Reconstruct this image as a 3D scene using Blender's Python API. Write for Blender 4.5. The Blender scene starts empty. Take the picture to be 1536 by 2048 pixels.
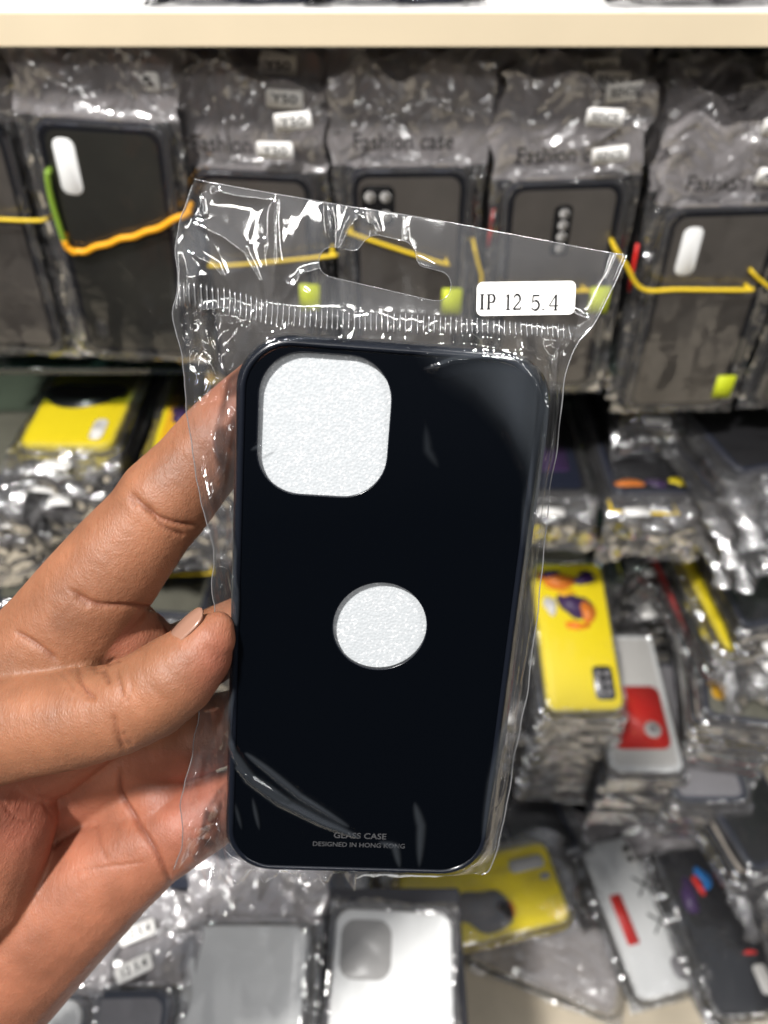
import bpy, bmesh, math, random
import numpy as np
from mathutils import Vector, Matrix
random.seed(7)
S = bpy.context.scene
C = S.collection
R = math.radians
# ------------------------------------------------------------------ camera, world, lamps, exposure
CAMZ, PITCH, F = 1.40, R(45), 1507.0
cam = bpy.data.cameras.new('camera'); co = bpy.data.objects.new('camera', cam); C.objects.link(co)
co.location = (0, 0, CAMZ); co.rotation_euler = (R(90)-PITCH, 0, 0)
cam.sensor_fit = 'HORIZONTAL'; cam.sensor_width = 36; cam.lens = 36*F/1536
cam.clip_start = .005; cam.clip_end = 50
cam.dof.use_dof = True; cam.dof.focus_distance = .176; cam.dof.aperture_fstop = cam.lens/2.2
S.camera = co
W = bpy.data.worlds.new('World'); S.world = W; W.use_nodes = True
# the room: pale ceiling above, dim shop walls and floor around
_nt = W.node_tree; _tc = _nt.nodes.new('ShaderNodeTexCoord'); _sx = _nt.nodes.new('ShaderNodeSeparateXYZ'); _rp = _nt.nodes.new('ShaderNodeValToRGB')
_nt.links.new(_tc.outputs['Generated'], _sx.inputs[0]); _nt.links.new(_sx.outputs['Z'], _rp.inputs[0])
_e = _rp.color_ramp.elements; _e[0].position = .22; _e[0].color = (.020, .022, .026, 1); _e[1].position = .75; _e[1].color = (.62, .66, .74, 1)
_m = _e.new(.42); _m.color = (.13, .14, .17, 1)
_nt.links.new(_rp.outputs[0], _nt.nodes['Background'].inputs[0]); _nt.nodes['Background'].inputs[1].default_value = .46
S.view_settings.view_transform = 'Standard'; S.view_settings.look = 'None'
S.view_settings.exposure = 0; S.view_settings.gamma = 1
S.cycles.transparent_max_bounces = 40; S.cycles.max_bounces = 8
S.cycles.sample_clamp_indirect = 6
S.cycles.caustics_reflective = False; S.cycles.caustics_refractive = False
def lamp(name, loc, target, sx, sy, power, col=(1, .98, .95)):
    l = bpy.data.lights.new(name, 'AREA'); l.shape = 'RECTANGLE'; l.size = sx; l.size_y = sy
    l.energy = power; l.color = col
    o = bpy.data.objects.new(name, l); C.objects.link(o); o.location = loc
    o.rotation_euler = (Vector(target)-Vector(loc)).to_track_quat('-Z', 'Y').to_euler()
    return o
lamp('ceiling_lamp', (-.48, -.34, 2.60), (0, .15, 1.2), .13, .13, 48)
lamp('ceiling_lamp', (.62, .98, 2.5), (0, .15, .9), .4, .18, 21)
lamp('ceiling_lamp', (.0, -1.3, 2.5), (0, .2, 1.1), 1.1, .10, 9)
lamp('ceiling_lamp', (1.1, -.6, 2.4), (0, .4, 1.0), .12, .9, 6)
lamp('ceiling_lamp', (-1.3, -.8, 2.3), (0, .3, 1.1), .12, .9, 3.5)

# ------------------------------------------------------------------ pixel -> world helpers (pixels of the 1536 x 2048 photograph)
BX, BY, BZ = Vector((1, 0, 0)), Vector((0, math.sin(PITCH), math.cos(PITCH))), Vector((0, -math.cos(PITCH), math.sin(PITCH)))
O = Vector((0, 0, CAMZ))
def ray(px, py): return BX*((px-768)/F) + BY*((1024-py)/F) - BZ
def at(px, py, d): return O + ray(px, py)*d
def atY(px, py, y): r = ray(px, py); return O + r*(y/r.y)
def atZ(px, py, dz): r = ray(px, py); return O + r*(dz/r.z)      # dz relative to the camera height
# ------------------------------------------------------------------ object helpers
def tag(o, label=None, cat=None, group=None, kind=None):
    if label: o['label'] = label
    if cat: o['category'] = cat
    if group: o['group'] = group
    if kind: o['kind'] = kind
    return o
def empty(name, M=None):
    o = bpy.data.objects.new(name, None); C.objects.link(o); o.empty_display_size = .01
    if M is not None: o.matrix_world = M
    return o
def link(name, me, mat, parent=None, smooth=True):
    if isinstance(me, bmesh.types.BMesh):
        bm = me; me = bpy.data.meshes.new(name); bm.to_mesh(me); bm.free()
    if mat and not me.materials: me.materials.append(mat)
    if smooth: me.polygons.foreach_set('use_smooth', [True]*len(me.polygons))
    o = bpy.data.objects.new(name, me); C.objects.link(o)
    if parent: o.parent = parent
    return o
def copy_tree(o, parent=None):
    c = o.copy(); C.objects.link(c); c.parent = parent
    for ch in list(o.children): copy_tree(ch, c)
    return c
def frame(origin, x, y):
    y = y.normalized(); z = x.cross(y).normalized(); x = y.cross(z).normalized()
    M = Matrix.Identity(4)
    for i, v in enumerate((x, y, z)):
        for j in range(3): M[j][i] = v[j]
    for j in range(3): M[j][3] = origin[j]
    return M
def rrect(w, h, r, n=8, cx=0, cy=0):
    r = min(r, w/2-1e-6, h/2-1e-6); P = []
    for (sx, sy, a0) in ((1, 1, 0), (-1, 1, 90), (-1, -1, 180), (1, -1, 270)):
        for k in range(n+1):
            a = R(a0+90*k/n); P.append((cx+sx*(w/2-r)+r*math.cos(a), cy+sy*(h/2-r)+r*math.sin(a)))
    return P
def slab(P, z0, z1, bev=0.0, bm=None, seg=3):
    """prism of outline P between z0 and z1, with a rounded top and bottom rim of radius bev"""
    bm = bm or bmesh.new(); n = len(P)
    cx = sum(p[0] for p in P)/n; cy = sum(p[1] for p in P)/n
    def ring(off, z):
        out = []
        for i in range(n):
            a = Vector(P[i-1]); b = Vector(P[(i+1) % n]); t = (b-a)
            t = t.normalized() if t.length > 1e-9 else Vector((1, 0))
            nrm = Vector((t.y, -t.x)); q = Vector(P[i])-nrm*off
            out.append(bm.verts.new((q.x, q.y, z)))
        return out
    rings = []
    if bev > 0:
        for k in range(seg+1):
            a = R(90*k/seg); rings.append(ring(bev*(1-math.sin(a)), z0+bev*(1-math.cos(a))))
        for k in range(seg+1):
            a = R(90*(1-k/seg)); rings.append(ring(bev*(1-math.sin(a)), z1-bev*(1-math.cos(a))))
    else: rings = [ring(0, z0), ring(0, z1)]
    for A, B in zip(rings, rings[1:]):
        for i in range(n): bm.faces.new((A[i], A[(i+1) % n], B[(i+1) % n], B[i]))
    bm.faces.new(rings[-1]); bm.faces.new(rings[0][::-1])
    return bm
def plate_with_holes(outer, holes, z0, z1):
    """flat plate with real openings"""
    bm = bmesh.new(); loops = []
    for P in [outer]+holes:
        vs = [bm.verts.new((x, y, z1)) for x, y in P]
        es = [bm.edges.new((vs[i], vs[(i+1) % len(vs)])) for i in range(len(vs))]
        loops.append((vs, es))
    bmesh.ops.triangle_fill(bm, edges=[e for _, es in loops for e in es], use_beauty=True)
    fs = [f for f in bm.faces]
    for f in fs:
        if f.normal.z < 0: f.normal_flip()
    r = bmesh.ops.extrude_face_region(bm, geom=fs)
    for v in r['geom']:
        if isinstance(v, bmesh.types.BMVert): v.co.z = z0
    bmesh.ops.recalc_face_normals(bm, faces=bm.faces)
    return bm
def tube(P, r, n=8, closed=False, rr=None):
    bm = bmesh.new(); P = [Vector(p) for p in P]; m = len(P); rings = []
    up = Vector((.13, .27, .95)).normalized()
    for i in range(m):
        a = P[i-1] if (i or closed) else P[i]; b = P[(i+1) % m] if (i < m-1 or closed) else P[i]
        t = (b-a).normalized(); u = up.cross(t).normalized(); v = t.cross(u)
        q = rr[i] if rr else r
        rings.append([bm.verts.new(P[i]+(u*math.cos(2*math.pi*k/n)+v*math.sin(2*math.pi*k/n))*q) for k in range(n)])
    for i in range(m if closed else m-1):
        A, B = rings[i], rings[(i+1) % m]
        for k in range(n): bm.faces.new((A[k], A[(k+1) % n], B[(k+1) % n], B[k]))
    if not closed: bm.faces.new(rings[0][::-1]); bm.faces.new(rings[-1])
    return bm
def smoothline(P, k=6):
    """Catmull-Rom through the points"""
    P = [np.array(p, float) for p in P]; out = []
    for i in range(len(P)-1):
        a, b, c, d = P[max(i-1, 0)], P[i], P[i+1], P[min(i+2, len(P)-1)]
        for j in range(k):
            t = j/k; out.append(.5*((2*b)+(c-a)*t+(2*a-5*b+4*c-d)*t*t+(3*b-a-3*c+d)*t**3))
    out.append(P[-1]); return [tuple(float(x) for x in q) for q in out]
def box(bm, x0, x1, y0, y1, z0, z1):
    m = bmesh.ops.create_cube(bm, size=1)
    for v in m['verts']:
        v.co = Vector(((x0+x1)/2+v.co.x*(x1-x0), (y0+y1)/2+v.co.y*(y1-y0), (z0+z1)/2+v.co.z*(z1-z0)))
    return bm
def bevel(bm, w, s=2):
    bmesh.ops.bevel(bm, geom=bm.edges[:], offset=w, segments=s, affect='EDGES', profile=.5); return bm
def text_mesh(body, size, width=None, bold=0):
    cu = bpy.data.curves.new('lettering', 'FONT'); cu.body = body; cu.size = size
    cu.align_x = 'CENTER'; cu.align_y = 'CENTER'; cu.offset = bold; cu.resolution_u = 3
    o = bpy.data.objects.new('tmp', cu); C.objects.link(o)
    dg = bpy.context.evaluated_depsgraph_get(); me = bpy.data.meshes.new_from_object(o.evaluated_get(dg))
    bpy.data.objects.remove(o); bpy.data.curves.remove(cu)
    if width:
        xs = [v.co.x for v in me.vertices]; k = width/(max(xs)-min(xs))
        for v in me.vertices: v.co.x *= k
    me.name = 'lettering'; me.materials.clear(); return me
# 2-D gradient noise, vectorised
_g = np.random.RandomState(3)
_perm = _g.permutation(4096); _ang = _g.rand(4096)*2*np.pi
def pn(x, y, seed=0):
    xi = np.floor(x).astype(int); yi = np.floor(y).astype(int); fx = x-xi; fy = y-yi
    def g(i, j):
        h = _perm[(i*73+j*917+seed*131) % 4096]; h = _perm[(h+j*31+i*7) % 4096]
        return np.cos(_ang[h]), np.sin(_ang[h])
    def d(i, j):
        gx, gy = g(xi+i, yi+j); return gx*(fx-i)+gy*(fy-j)
    u = fx**3*(fx*(fx*6-15)+10); v = fy**3*(fy*(fy*6-15)+10)
    return ((d(0, 0)*(1-u)+d(1, 0)*u)*(1-v)+(d(0, 1)*(1-u)+d(1, 1)*u)*v)*1.5
def ridged(x, y, seed=0, octv=3):
    s = 0; a = 1; k = 1
    for i in range(octv):
        s = s+a*np.abs(pn(x*k+i*5.3, y*k+i*2.7, seed+i)); a *= .5; k *= 2.03
    return s
def tri(u): return np.abs(u-np.floor(u)-.5)*2
def folds(x, y, seed, f0=30, n=6, warp=.25, aniso=0.0, base=0.0):
    """crumpled sheet: straight creases in many directions with flat facets between"""
    rs = np.random.RandomState(seed); h = 0*x; tot = 0
    wx = pn(x*f0*.45+seed, y*f0*.45, seed+50)*warp; wy = pn(x*f0*.5, y*f0*.5+seed, seed+51)*warp
    for k in range(n):
        a = base+(rs.rand()-.5)*math.pi*(1-aniso) if aniso else rs.rand()*math.pi
        f = f0*(1.0+.55*k*rs.uniform(.7, 1.3)); am = f0/f
        m = .35+.65*np.clip(pn(x*f*.35, y*f*.35+k*3, seed+60+k)+.5, 0, 1)
        h = h+am*m*tri(f*(x*math.cos(a)+y*math.sin(a))+rs.rand()+wx+wy*(k % 2)); tot += am
    return h/tot-.35
def sstep(a, b, x):
    t = np.clip((x-a)/(b-a), 0, 1); return t*t*(3-2*t)
def sd_rr(x, y, w, h, r):
    qx = np.abs(x)-w/2+r; qy = np.abs(y)-h/2+r
    return np.hypot(np.maximum(qx, 0), np.maximum(qy, 0))+np.minimum(np.maximum(qx, qy), 0)-r
def grid_mesh(name, X, Y, Z, keep=None):
    n, m = X.shape; V = np.stack([X, Y, Z], -1).reshape(-1, 3)
    idx = np.arange(n*m).reshape(n, m)
    Q = np.stack([idx[:-1, :-1], idx[:-1, 1:], idx[1:, 1:], idx[1:, :-1]], -1).reshape(-1, 4)
    if keep is not None: Q = Q[keep.reshape(-1)]
    me = bpy.data.meshes.new(name); me.from_pydata(V.tolist(), [], Q.tolist()); me.update(); return me
# ------------------------------------------------------------------ materials
MT = {}
def mat(name):
    m = bpy.data.materials.new(name); m.use_nodes = True; nt = m.node_tree; nt.nodes.clear()
    out = nt.nodes.new('ShaderNodeOutputMaterial'); return m, nt, out
def N(nt, t, **kw):
    n = nt.nodes.new('ShaderNode'+t)
    for k, v in kw.items():
        if k in n.inputs: n.inputs[k].default_value = v
        else: setattr(n, k, v)
    return n
def pbr(name, col, rough=.4, spec=.5, metal=0, noise=0, nscale=40, bump=0, bscale=200, coat=0, sss=0, trans=0):
    m, nt, out = mat(name); p = N(nt, 'BsdfPrincipled'); L = nt.links.new
    p.inputs['Base Color'].default_value = (*col, 1); p.inputs['Roughness'].default_value = rough
    p.inputs['Specular IOR Level'].default_value = spec; p.inputs['Metallic'].default_value = metal
    p.inputs['Coat Weight'].default_value = coat
    tc = N(nt, 'TexCoord')
    if noise:
        n = N(nt, 'TexNoise'); n.inputs['Scale'].default_value = nscale; n.inputs['Detail'].default_value = 5
        L(tc.outputs['Object'], n.inputs['Vector'])
        mx = N(nt, 'MapRange'); mx.inputs['From Min'].default_value = .3; mx.inputs['From Max'].default_value = .7
        mx.inputs['To Min'].default_value = 1-noise; mx.inputs['To Max'].default_value = 1+noise
        L(n.outputs['Fac'], mx.inputs['Value'])
        vm = N(nt, 'VectorMath', operation='SCALE'); vm.inputs[0].default_value = col
        L(mx.outputs[0], vm.inputs['Scale']); L(vm.outputs[0], p.inputs['Base Color'])
    if bump:
        n2 = N(nt, 'TexNoise'); n2.inputs['Scale'].default_value = bscale; n2.inputs['Detail'].default_value = 4
        L(tc.outputs['Object'], n2.inputs['Vector'])
        b = N(nt, 'Bump'); b.inputs['Strength'].default_value = bump; b.inputs['Distance'].default_value = .0005
        L(n2.outputs['Fac'], b.inputs['Height']); L(b.outputs[0], p.inputs['Normal'])
    L(p.outputs[0], out.inputs[0]); MT[name] = m; return m
def film(name, milk, gloss, rough, bscale=60, bump=.3, bdist=.001, tint=(.985, .987, .99), milkcol=(.8, .8, .82), edge=1.5, facet=0):
    """clear cellophane: transparent + fresnel gloss + a little scatter"""
    m, nt, out = mat(name); L = nt.links.new
    tc = N(nt, 'TexCoord'); n = N(nt, 'TexNoise'); n.inputs['Scale'].default_value = bscale
    n.inputs['Detail'].default_value = 3; n.inputs['Distortion'].default_value = 1.2
    L(tc.outputs['Object'], n.inputs['Vector'])
    ab = N(nt, 'Math', operation='SUBTRACT'); ab.inputs[1].default_value = .5; L(n.outputs['Fac'], ab.inputs[0])
    a2 = N(nt, 'Math', operation='ABSOLUTE'); L(ab.outputs[0], a2.inputs[0])
    b = N(nt, 'Bump'); b.inputs['Strength'].default_value = bump; b.inputs['Distance'].default_value = bdist
    L(a2.outputs[0], b.inputs['Height'])
    if facet:
        mp = N(nt, 'Mapping'); mp.inputs['Scale'].default_value = (1, .45, 1); mp.inputs['Rotation'].default_value = (0, 0, .5)
        L(tc.outputs['Object'], mp.inputs[0])
        vo = N(nt, 'TexVoronoi'); vo.inputs['Scale'].default_value = 105; L(mp.outputs[0], vo.inputs['Vector'])
        vs = N(nt, 'VectorMath', operation='SUBTRACT'); vs.inputs[1].default_value = (.5, .5, .5); L(vo.outputs['Color'], vs.inputs[0])
        vk = N(nt, 'VectorMath', operation='SCALE'); vk.inputs['Scale'].default_value = facet; L(vs.outputs[0], vk.inputs[0])
        va = N(nt, 'VectorMath', operation='ADD'); L(b.outputs[0], va.inputs[0]); L(vk.outputs[0], va.inputs[1])
        b = N(nt, 'VectorMath', operation='NORMALIZE'); L(va.outputs[0], b.inputs[0])
    g = N(nt, 'BsdfGlossy'); g.inputs['Roughness'].default_value = rough; L(b.outputs[0], g.inputs['Normal'])
    t = N(nt, 'BsdfTransparent'); t.inputs[0].default_value = (*tint, 1)
    d = N(nt, 'BsdfDiffuse'); d.inputs[0].default_value = (*milkcol, 1); L(b.outputs[0], d.inputs['Normal'])
    tr = N(nt, 'BsdfTranslucent'); tr.inputs[0].default_value = (*milkcol, 1)
    md = N(nt, 'MixShader'); md.inputs[0].default_value = .4; L(d.outputs[0], md.inputs[1]); L(tr.outputs[0], md.inputs[2])
    m1 = N(nt, 'MixShader'); m1.inputs[0].default_value = milk; L(t.outputs[0], m1.inputs[1]); L(md.outputs[0], m1.inputs[2])
    fr = N(nt, 'Fresnel'); fr.inputs['IOR'].default_value = 1.5; L(b.outputs[0], fr.inputs['Normal'])
    mu = N(nt, 'Math', operation='MULTIPLY_ADD'); mu.inputs[1].default_value = edge; mu.inputs[2].default_value = gloss
    mu.use_clamp = True; L(fr.outputs[0], mu.inputs[0])
    m2 = N(nt, 'MixShader'); L(mu.outputs[0], m2.inputs[0]); L(m1.outputs[0], m2.inputs[1]); L(g.outputs[0], m2.inputs[2])
    if name == 'held_film':                     # clinging film has no air gap and hardly shows; lifted film gets painted bluish sheen
        aa = N(nt, 'Attribute'); aa.attribute_name = 'lift'
        k1 = N(nt, 'Math', operation='MULTIPLY'); k1.inputs[1].default_value = milk; L(aa.outputs['Fac'], k1.inputs[0]); L(k1.outputs[0], m1.inputs[0])
        k2 = N(nt, 'Math', operation='MULTIPLY'); L(aa.outputs['Fac'], k2.inputs[0]); L(mu.outputs[0], k2.inputs[1]); L(k2.outputs[0], m2.inputs[0])
    L(m2.outputs[0], out.inputs[0]); MT[name] = m; return m
film('held_film', .06, .03, .07, 60, .08, .0006, tint=(.998, .998, .998), milkcol=(.62, .70, .80), edge=1.1)
film('clear_film', .030, .040, .05, 60, .05, .0006, tint=(.998, .998, .998), edge=.85)
film('header_film', .075, .11, .06, 40, .06, .0006, tint=(.99, .99, .99), edge=1.2)
film('edge_film', .35, .15, .15)
film('shop_film', .085, .07, .13, 55, .35, .003, facet=.26, milkcol=(.62, .60, .60))
film('shop_film_header', .40, .13, .11, 60, .35, .003, facet=.42, milkcol=(.78, .73, .74))
film('shop_film_fold', .15, .10, .11, 60, .35, .003, facet=.38, milkcol=(.70, .67, .67))
film('lifted_film', .045, .05, .10, 60, .10, .0006, tint=(.99, .99, .99), milkcol=(.60, .68, .80), edge=1.3)
film('cling_film', 0, 0, .05, 60, .03, .0006, tint=(1, 1, 1), edge=.22)
film('shop_film_calm', .025, .02, .10, 45, .30, .002, facet=.10, milkcol=(.62, .60, .60))
film('shelf_glass', .03, .05, .03, 5, 0, tint=(.80, .92, .88), milkcol=(.2, .5, .4))
pbr('black_glass', (.0012, .0017, .0028), .045, .42)
pbr('bumper_tpu', (.006, .0075, .012), .22, .5)
pbr('foam', (.88, .89, .90), .55, .3)
pbr('paper', (.82, .80, .77), .7, .2, noise=.03)
pbr('ink', (.02, .02, .022), .6, .2)
pbr('ink_grey', (.055, .055, .058), .5, .3)
pbr('print_dark', (.012, .011, .011), .5, .3)
pbr('melamine_front', (.70, .59, .42), .45, .4, noise=.07, nscale=7)
pbr('melamine_top', (.86, .84, .82), .35, .4)
pbr('board', (.58, .50, .38), .6, .3, noise=.12, nscale=20)
pbr('dark_wall', (.010, .010, .011), .7, .3)
pbr('box_card', (.03, .03, .036), .7, .3)
pbr('navy_tpu', (.007, .011, .028), .28, .5)
pbr('smoke', (.50, .44, .38), .35, .4, noise=.18, nscale=22)
pbr('olive', (.13, .125, .095), .35, .4, noise=.25, nscale=22)
pbr('yellow', (.90, .70, .006), .4, .4)
pbr('amber', (.80, .42, .01), .4, .4)
pbr('white_gloss', (.74, .74, .73), .28, .5)
pbr('offwhite', (.60, .58, .55), .4, .4)
pbr('grey', (.22, .21, .22), .5, .3)
pbr('black_panel', (.012, .012, .014), .25, .5)
pbr('red', (.65, .02, .015), .4, .4)
pbr('purple', (.05, .02, .09), .4, .4)
pbr('orange', (.80, .22, .02), .4, .4)
pbr('blue', (.02, .16, .45), .4, .4)
pbr('lime', (.50, .56, .02), .5, .3)
pbr('band_yellow', (.72, .50, .02), .5, .4)
pbr('band_orange', (.85, .38, .01), .5, .4)
pbr('band_green', (.18, .30, .03), .5, .4)
pbr('green_dark', (.01, .06, .045), .5, .4)
pbr('lens', (.30, .29, .28), .35, .5)
# foam: glitter painted in as pale specks of the base colour, plus bump
m = MT['foam']; nt = m.node_tree; L = nt.links.new; p = nt.nodes['Principled BSDF']
tc = N(nt, 'TexCoord'); v = N(nt, 'TexVoronoi'); v.inputs['Scale'].default_value = 1500; L(tc.outputs['Object'], v.inputs['Vector'])
bp = N(nt, 'Bump'); bp.inputs['Strength'].default_value = .22; bp.inputs['Distance'].default_value = .0004; L(v.outputs['Distance'], bp.inputs['Height'])
n3 = N(nt, 'TexNoise'); n3.inputs['Scale'].default_value = 1500; n3.inputs['Detail'].default_value = 4; L(tc.outputs['Object'], n3.inputs['Vector'])
rp = N(nt, 'ValToRGB'); L(n3.outputs['Fac'], rp.inputs[0]); e = rp.color_ramp.elements
e[0].position = .40; e[0].color = (.41, .43, .445, 1); e[1].position = .66; e[1].color = (.64, .65, .66, 1)
ee = e.new(.60); ee.color = (.44, .455, .47, 1)
L(rp.outputs[0], p.inputs['Base Color']); L(bp.outputs[0], p.inputs['Normal'])
# skin
def skin_mat():
    m, nt, out = mat('skin'); L = nt.links.new; p = N(nt, 'BsdfPrincipled'); tc = N(nt, 'TexCoord')
    at_ = N(nt, 'Attribute'); at_.attribute_name = 'tone'; sp = N(nt, 'SeparateColor'); L(at_.outputs['Color'], sp.inputs[0])
    base = N(nt, 'MixRGB'); base.inputs[1].default_value = (.245, .103, .054, 1); base.inputs[2].default_value = (.315, .105, .066, 1)
    L(sp.outputs[0], base.inputs[0])                                   # R: palmar pink
    nz = N(nt, 'TexNoise'); nz.inputs['Scale'].default_value = 70; nz.inputs['Detail'].default_value = 6; L(tc.outputs['Object'], nz.inputs['Vector'])
    rm = N(nt, 'MapRange'); rm.inputs['From Min'].default_value = .3; rm.inputs['From Max'].default_value = .7
    rm.inputs['To Min'].default_value = .72; rm.inputs['To Max'].default_value = 1.22; L(nz.outputs['Fac'], rm.inputs['Value'])
    sc = N(nt, 'VectorMath', operation='SCALE'); L(base.outputs[0], sc.inputs[0]); L(rm.outputs[0], sc.inputs['Scale'])
    cr = N(nt, 'MixRGB'); cr.inputs[2].default_value = (.13, .035, .02, 1); L(sp.outputs[1], cr.inputs[0]); L(sc.outputs[0], cr.inputs[1])   # G: crease pigment
    kn = N(nt, 'MixRGB'); kn.inputs[2].default_value = (.16, .075, .038, 1); L(sp.outputs[2], kn.inputs[0]); L(cr.outputs[0], kn.inputs[1])   # B: darker knuckle skin
    L(kn.outputs[0], p.inputs['Base Color'])
    p.inputs['Roughness'].default_value = .50; p.inputs['Specular IOR Level'].default_value = .32
    p.inputs['Subsurface Weight'].default_value = .25; p.inputs['Subsurface Radius'].default_value = (1, .35, .2); p.inputs['Subsurface Scale'].default_value = .0025
    # fine skin lines
    mp = N(nt, 'Mapping'); mp.inputs['Rotation'].default_value = (0, 0, R(35)); mp.inputs['Scale'].default_value = (1, .28, 1); L(tc.outputs['Object'], mp.inputs[0])
    v = N(nt, 'TexVoronoi'); v.feature = 'DISTANCE_TO_EDGE'; v.inputs['Scale'].default_value = 1500; L(mp.outputs[0], v.inputs['Vector'])
    n2 = N(nt, 'TexNoise'); n2.inputs['Scale'].default_value = 800; n2.inputs['Detail'].default_value = 5; L(mp.outputs[0], n2.inputs['Vector'])
    ad = N(nt, 'Math', operation='MULTIPLY_ADD'); ad.inputs[1].default_value = .6; L(v.outputs['Distance'], ad.inputs[0]); L(n2.outputs['Fac'], ad.inputs[2])
    b = N(nt, 'Bump'); b.inputs['Strength'].default_value = .65; b.inputs['Distance'].default_value = .0003; L(ad.outputs[0], b.inputs['Height'])
    L(b.outputs[0], p.inputs['Normal']); L(p.outputs[0], out.inputs[0]); MT['skin'] = m
skin_mat()
pbr('nail', (.27, .145, .10), .22, .5, coat=.3)

# ------------------------------------------------------------------ the rack
Z = lambda dz: CAMZ+dz
bm = box(bmesh.new(), -1.2, 1.2, .86, .88, .3, 2.2)
tag(link('wall', bm, MT['dark_wall'], smooth=False), kind='structure')
bm = box(bmesh.new(), -1.2, 1.2, -.6, .859, Z(-.97), Z(-.935))
tag(link('counter', bm, MT['board'], smooth=False), 'beige board at the very bottom under the loose phone cases', 'shelf board')
ws = empty('white_shelf', Matrix.Translation((0, .455, Z(-.1))))
tag(ws, 'thick white shelf with cream front edge running across the top of the rack', 'shelf')
bm = bevel(box(bmesh.new(), -1.2, 1.2, .003, .39, -.0075, .0083), .0004, 1)
link('shelf_board', bm, MT['melamine_top'], ws, smooth=False)
for xa_, xb_ in ((-1.2, 1.2),):
    link('edge_strip', bevel(box(bmesh.new(), xa_, xb_, 0, .0028, -.0078, .0079), .0006, 2), MT['melamine_front'], ws, smooth=False)
for zz, fr, lb in ((-.331, .487, 'clear green tinted glass shelf right under the upright row of phone cases'), (-.472, .458, 'lower glass shelf carrying the short stacks of yellow topped phone cases')):
    bm = bevel(box(bmesh.new(), -1.2, 1.2, fr, .855, Z(zz)-.006, Z(zz)), .0006, 1)
    tag(link('glass_shelf', bm, MT['shelf_glass'], smooth=False), lb, 'glass shelf')
bm = bevel(box(bmesh.new(), -.30, .052, -.14, .185, Z(-.935)+.0005, Z(-.552)), .002, 2)
tag(link('carton', bm, MT['box_card'], smooth=False), 'dark carton under the white phone cases at the bottom edge', 'box')

# ------------------------------------------------------------------ bagged phone cases of the shop
PW, PH, PT = .075, .155, .0095
def bag_mesh(seed, header, droop, amp, width=.094, calm=.25):
    """crumpled cellophane sleeve round a case lying in XY; header past +Y; droop bends the header down"""
    hx = width/2; y0 = -PH/2-.008; y1 = PH/2+.004+header
    n, m = 150, 84
    t = np.linspace(0, 1, n)[:, None]; s = np.linspace(-1, 1, m)[None, :]
    Y = y0+(y1-y0)*t+0*s; X = s*hx*(1+.05*pn(t*5+seed, t*0+.5, seed))
    sd = sd_rr(X, Y, PW, PH, .010)
    up = 1-sstep(-.001, .008, sd)
    wr = folds(X, Y, seed, 48, 6)*1.6
    big = folds(X, Y, seed+4, 20, 4)*1.5
    out = sstep(-.002, .010, sd)
    Zt = PT*.5+(PT*.5+.0012)*up + (wr*amp*.5+big*amp)*(out+calm*.35*(1-out)*0.25)
    hd = sstep(PH/2+.002, PH/2+.012, Y)
    Zt = np.maximum(Zt, np.where(up > .5, PT+.0004, -1))
    Zb = PT*.5-(PT*.5+.0006)*up+(pn(X*50, Y*50, seed+9)*amp*.5)*out
    Zb = Zb-.0016*out
    Zt = Zt+.0012*out
    # a second, deeper crumple for the header, folded back on itself
    X = X+hd*amp*1.4*pn(X*40, Y*45, seed+3); Yh = Y+hd*amp*2.2*pn(X*36, Y*36, seed+6)
    ov = np.clip(Y-PH/2-.003, 0, None)
    ang = droop*sstep(0, header, ov)
    Zd = -np.abs(ov)*np.sin(np.abs(ang)); Yd = -ov*(1-np.cos(ang))
    Zt = Zt+Zd; Zb = Zb+Zd; Yh = Yh+Yd
    me = grid_mesh('bag', np.concatenate([X, X[:, ::-1]], 1), np.concatenate([Yh, Yh[:, ::-1]], 1), np.concatenate([Zt, Zb[:, ::-1]], 1))
    me.materials.append(MT['shop_film']); me.materials.append(MT['shop_film_header']); me.materials.append(MT['shop_film_calm'])
    cy = np.empty(len(me.polygons)*3); me.polygons.foreach_get('center', cy); cy = cy.reshape(-1, 3)
    sdc = sd_rr(cy[:, 0], cy[:, 1], PW, PH, .01)
    idx = np.where(cy[:, 1] > PH/2+.002, 1, np.where(sdc < -.002, 2, 0)).astype(np.int32)
    me.polygons.foreach_set('material_index', idx); return me
UPR = [bag_mesh(i, .050, 0, .0060) for i in range(5)]
UPS = [bag_mesh(i+20, .036, 0, .0055) for i in range(2)]
DRP = [bag_mesh(i+40, .048, 1.2, .0042, width=.089) for i in range(5)]
TUCK = [bag_mesh(i+90, .009, .9, .0013, width=.083) for i in range(4)]
HEAP = [bag_mesh(i+60, .045, .5, .0062, width=.105, calm=1.5) for i in range(3)]
for me_ in DRP+TUCK+HEAP: me_.materials[1] = MT['shop_film_fold']
def mk(bm, m):
    me = bpy.data.meshes.new('m'); bm.to_mesh(me); bm.free(); me.materials.append(m)
    me.polygons.foreach_set('use_smooth', [True]*len(me.polygons)); return me
def shadeflat(me): me.polygons.foreach_set('use_smooth', [False]*len(me.polygons)); return me
BUMP = {}
for k in ('navy_tpu', 'yellow', 'white_gloss', 'amber', 'black_panel', 'grey', 'red', 'offwhite'):
    BUMP[k] = mk(slab(rrect(PW, PH, .010), 0, PT, .0025), MT[k])
PAN = {}
for k in ('smoke', 'olive', 'yellow', 'amber', 'white_gloss', 'offwhite', 'grey', 'black_panel', 'green_dark', 'red', 'navy_tpu'):
    PAN[k] = mk(slab(rrect(PW-.010, PH-.010, .007), PT-.001, PT+.0002, .0003, seg=2), MT[k])
def pill(w, h, x, y, m, r=None, z=.0006): return mk(slab(rrect(w, h, r or min(w, h)/2, 6, x, y), PT-.001, PT+z, .0002, seg=1), MT[m])
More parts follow.
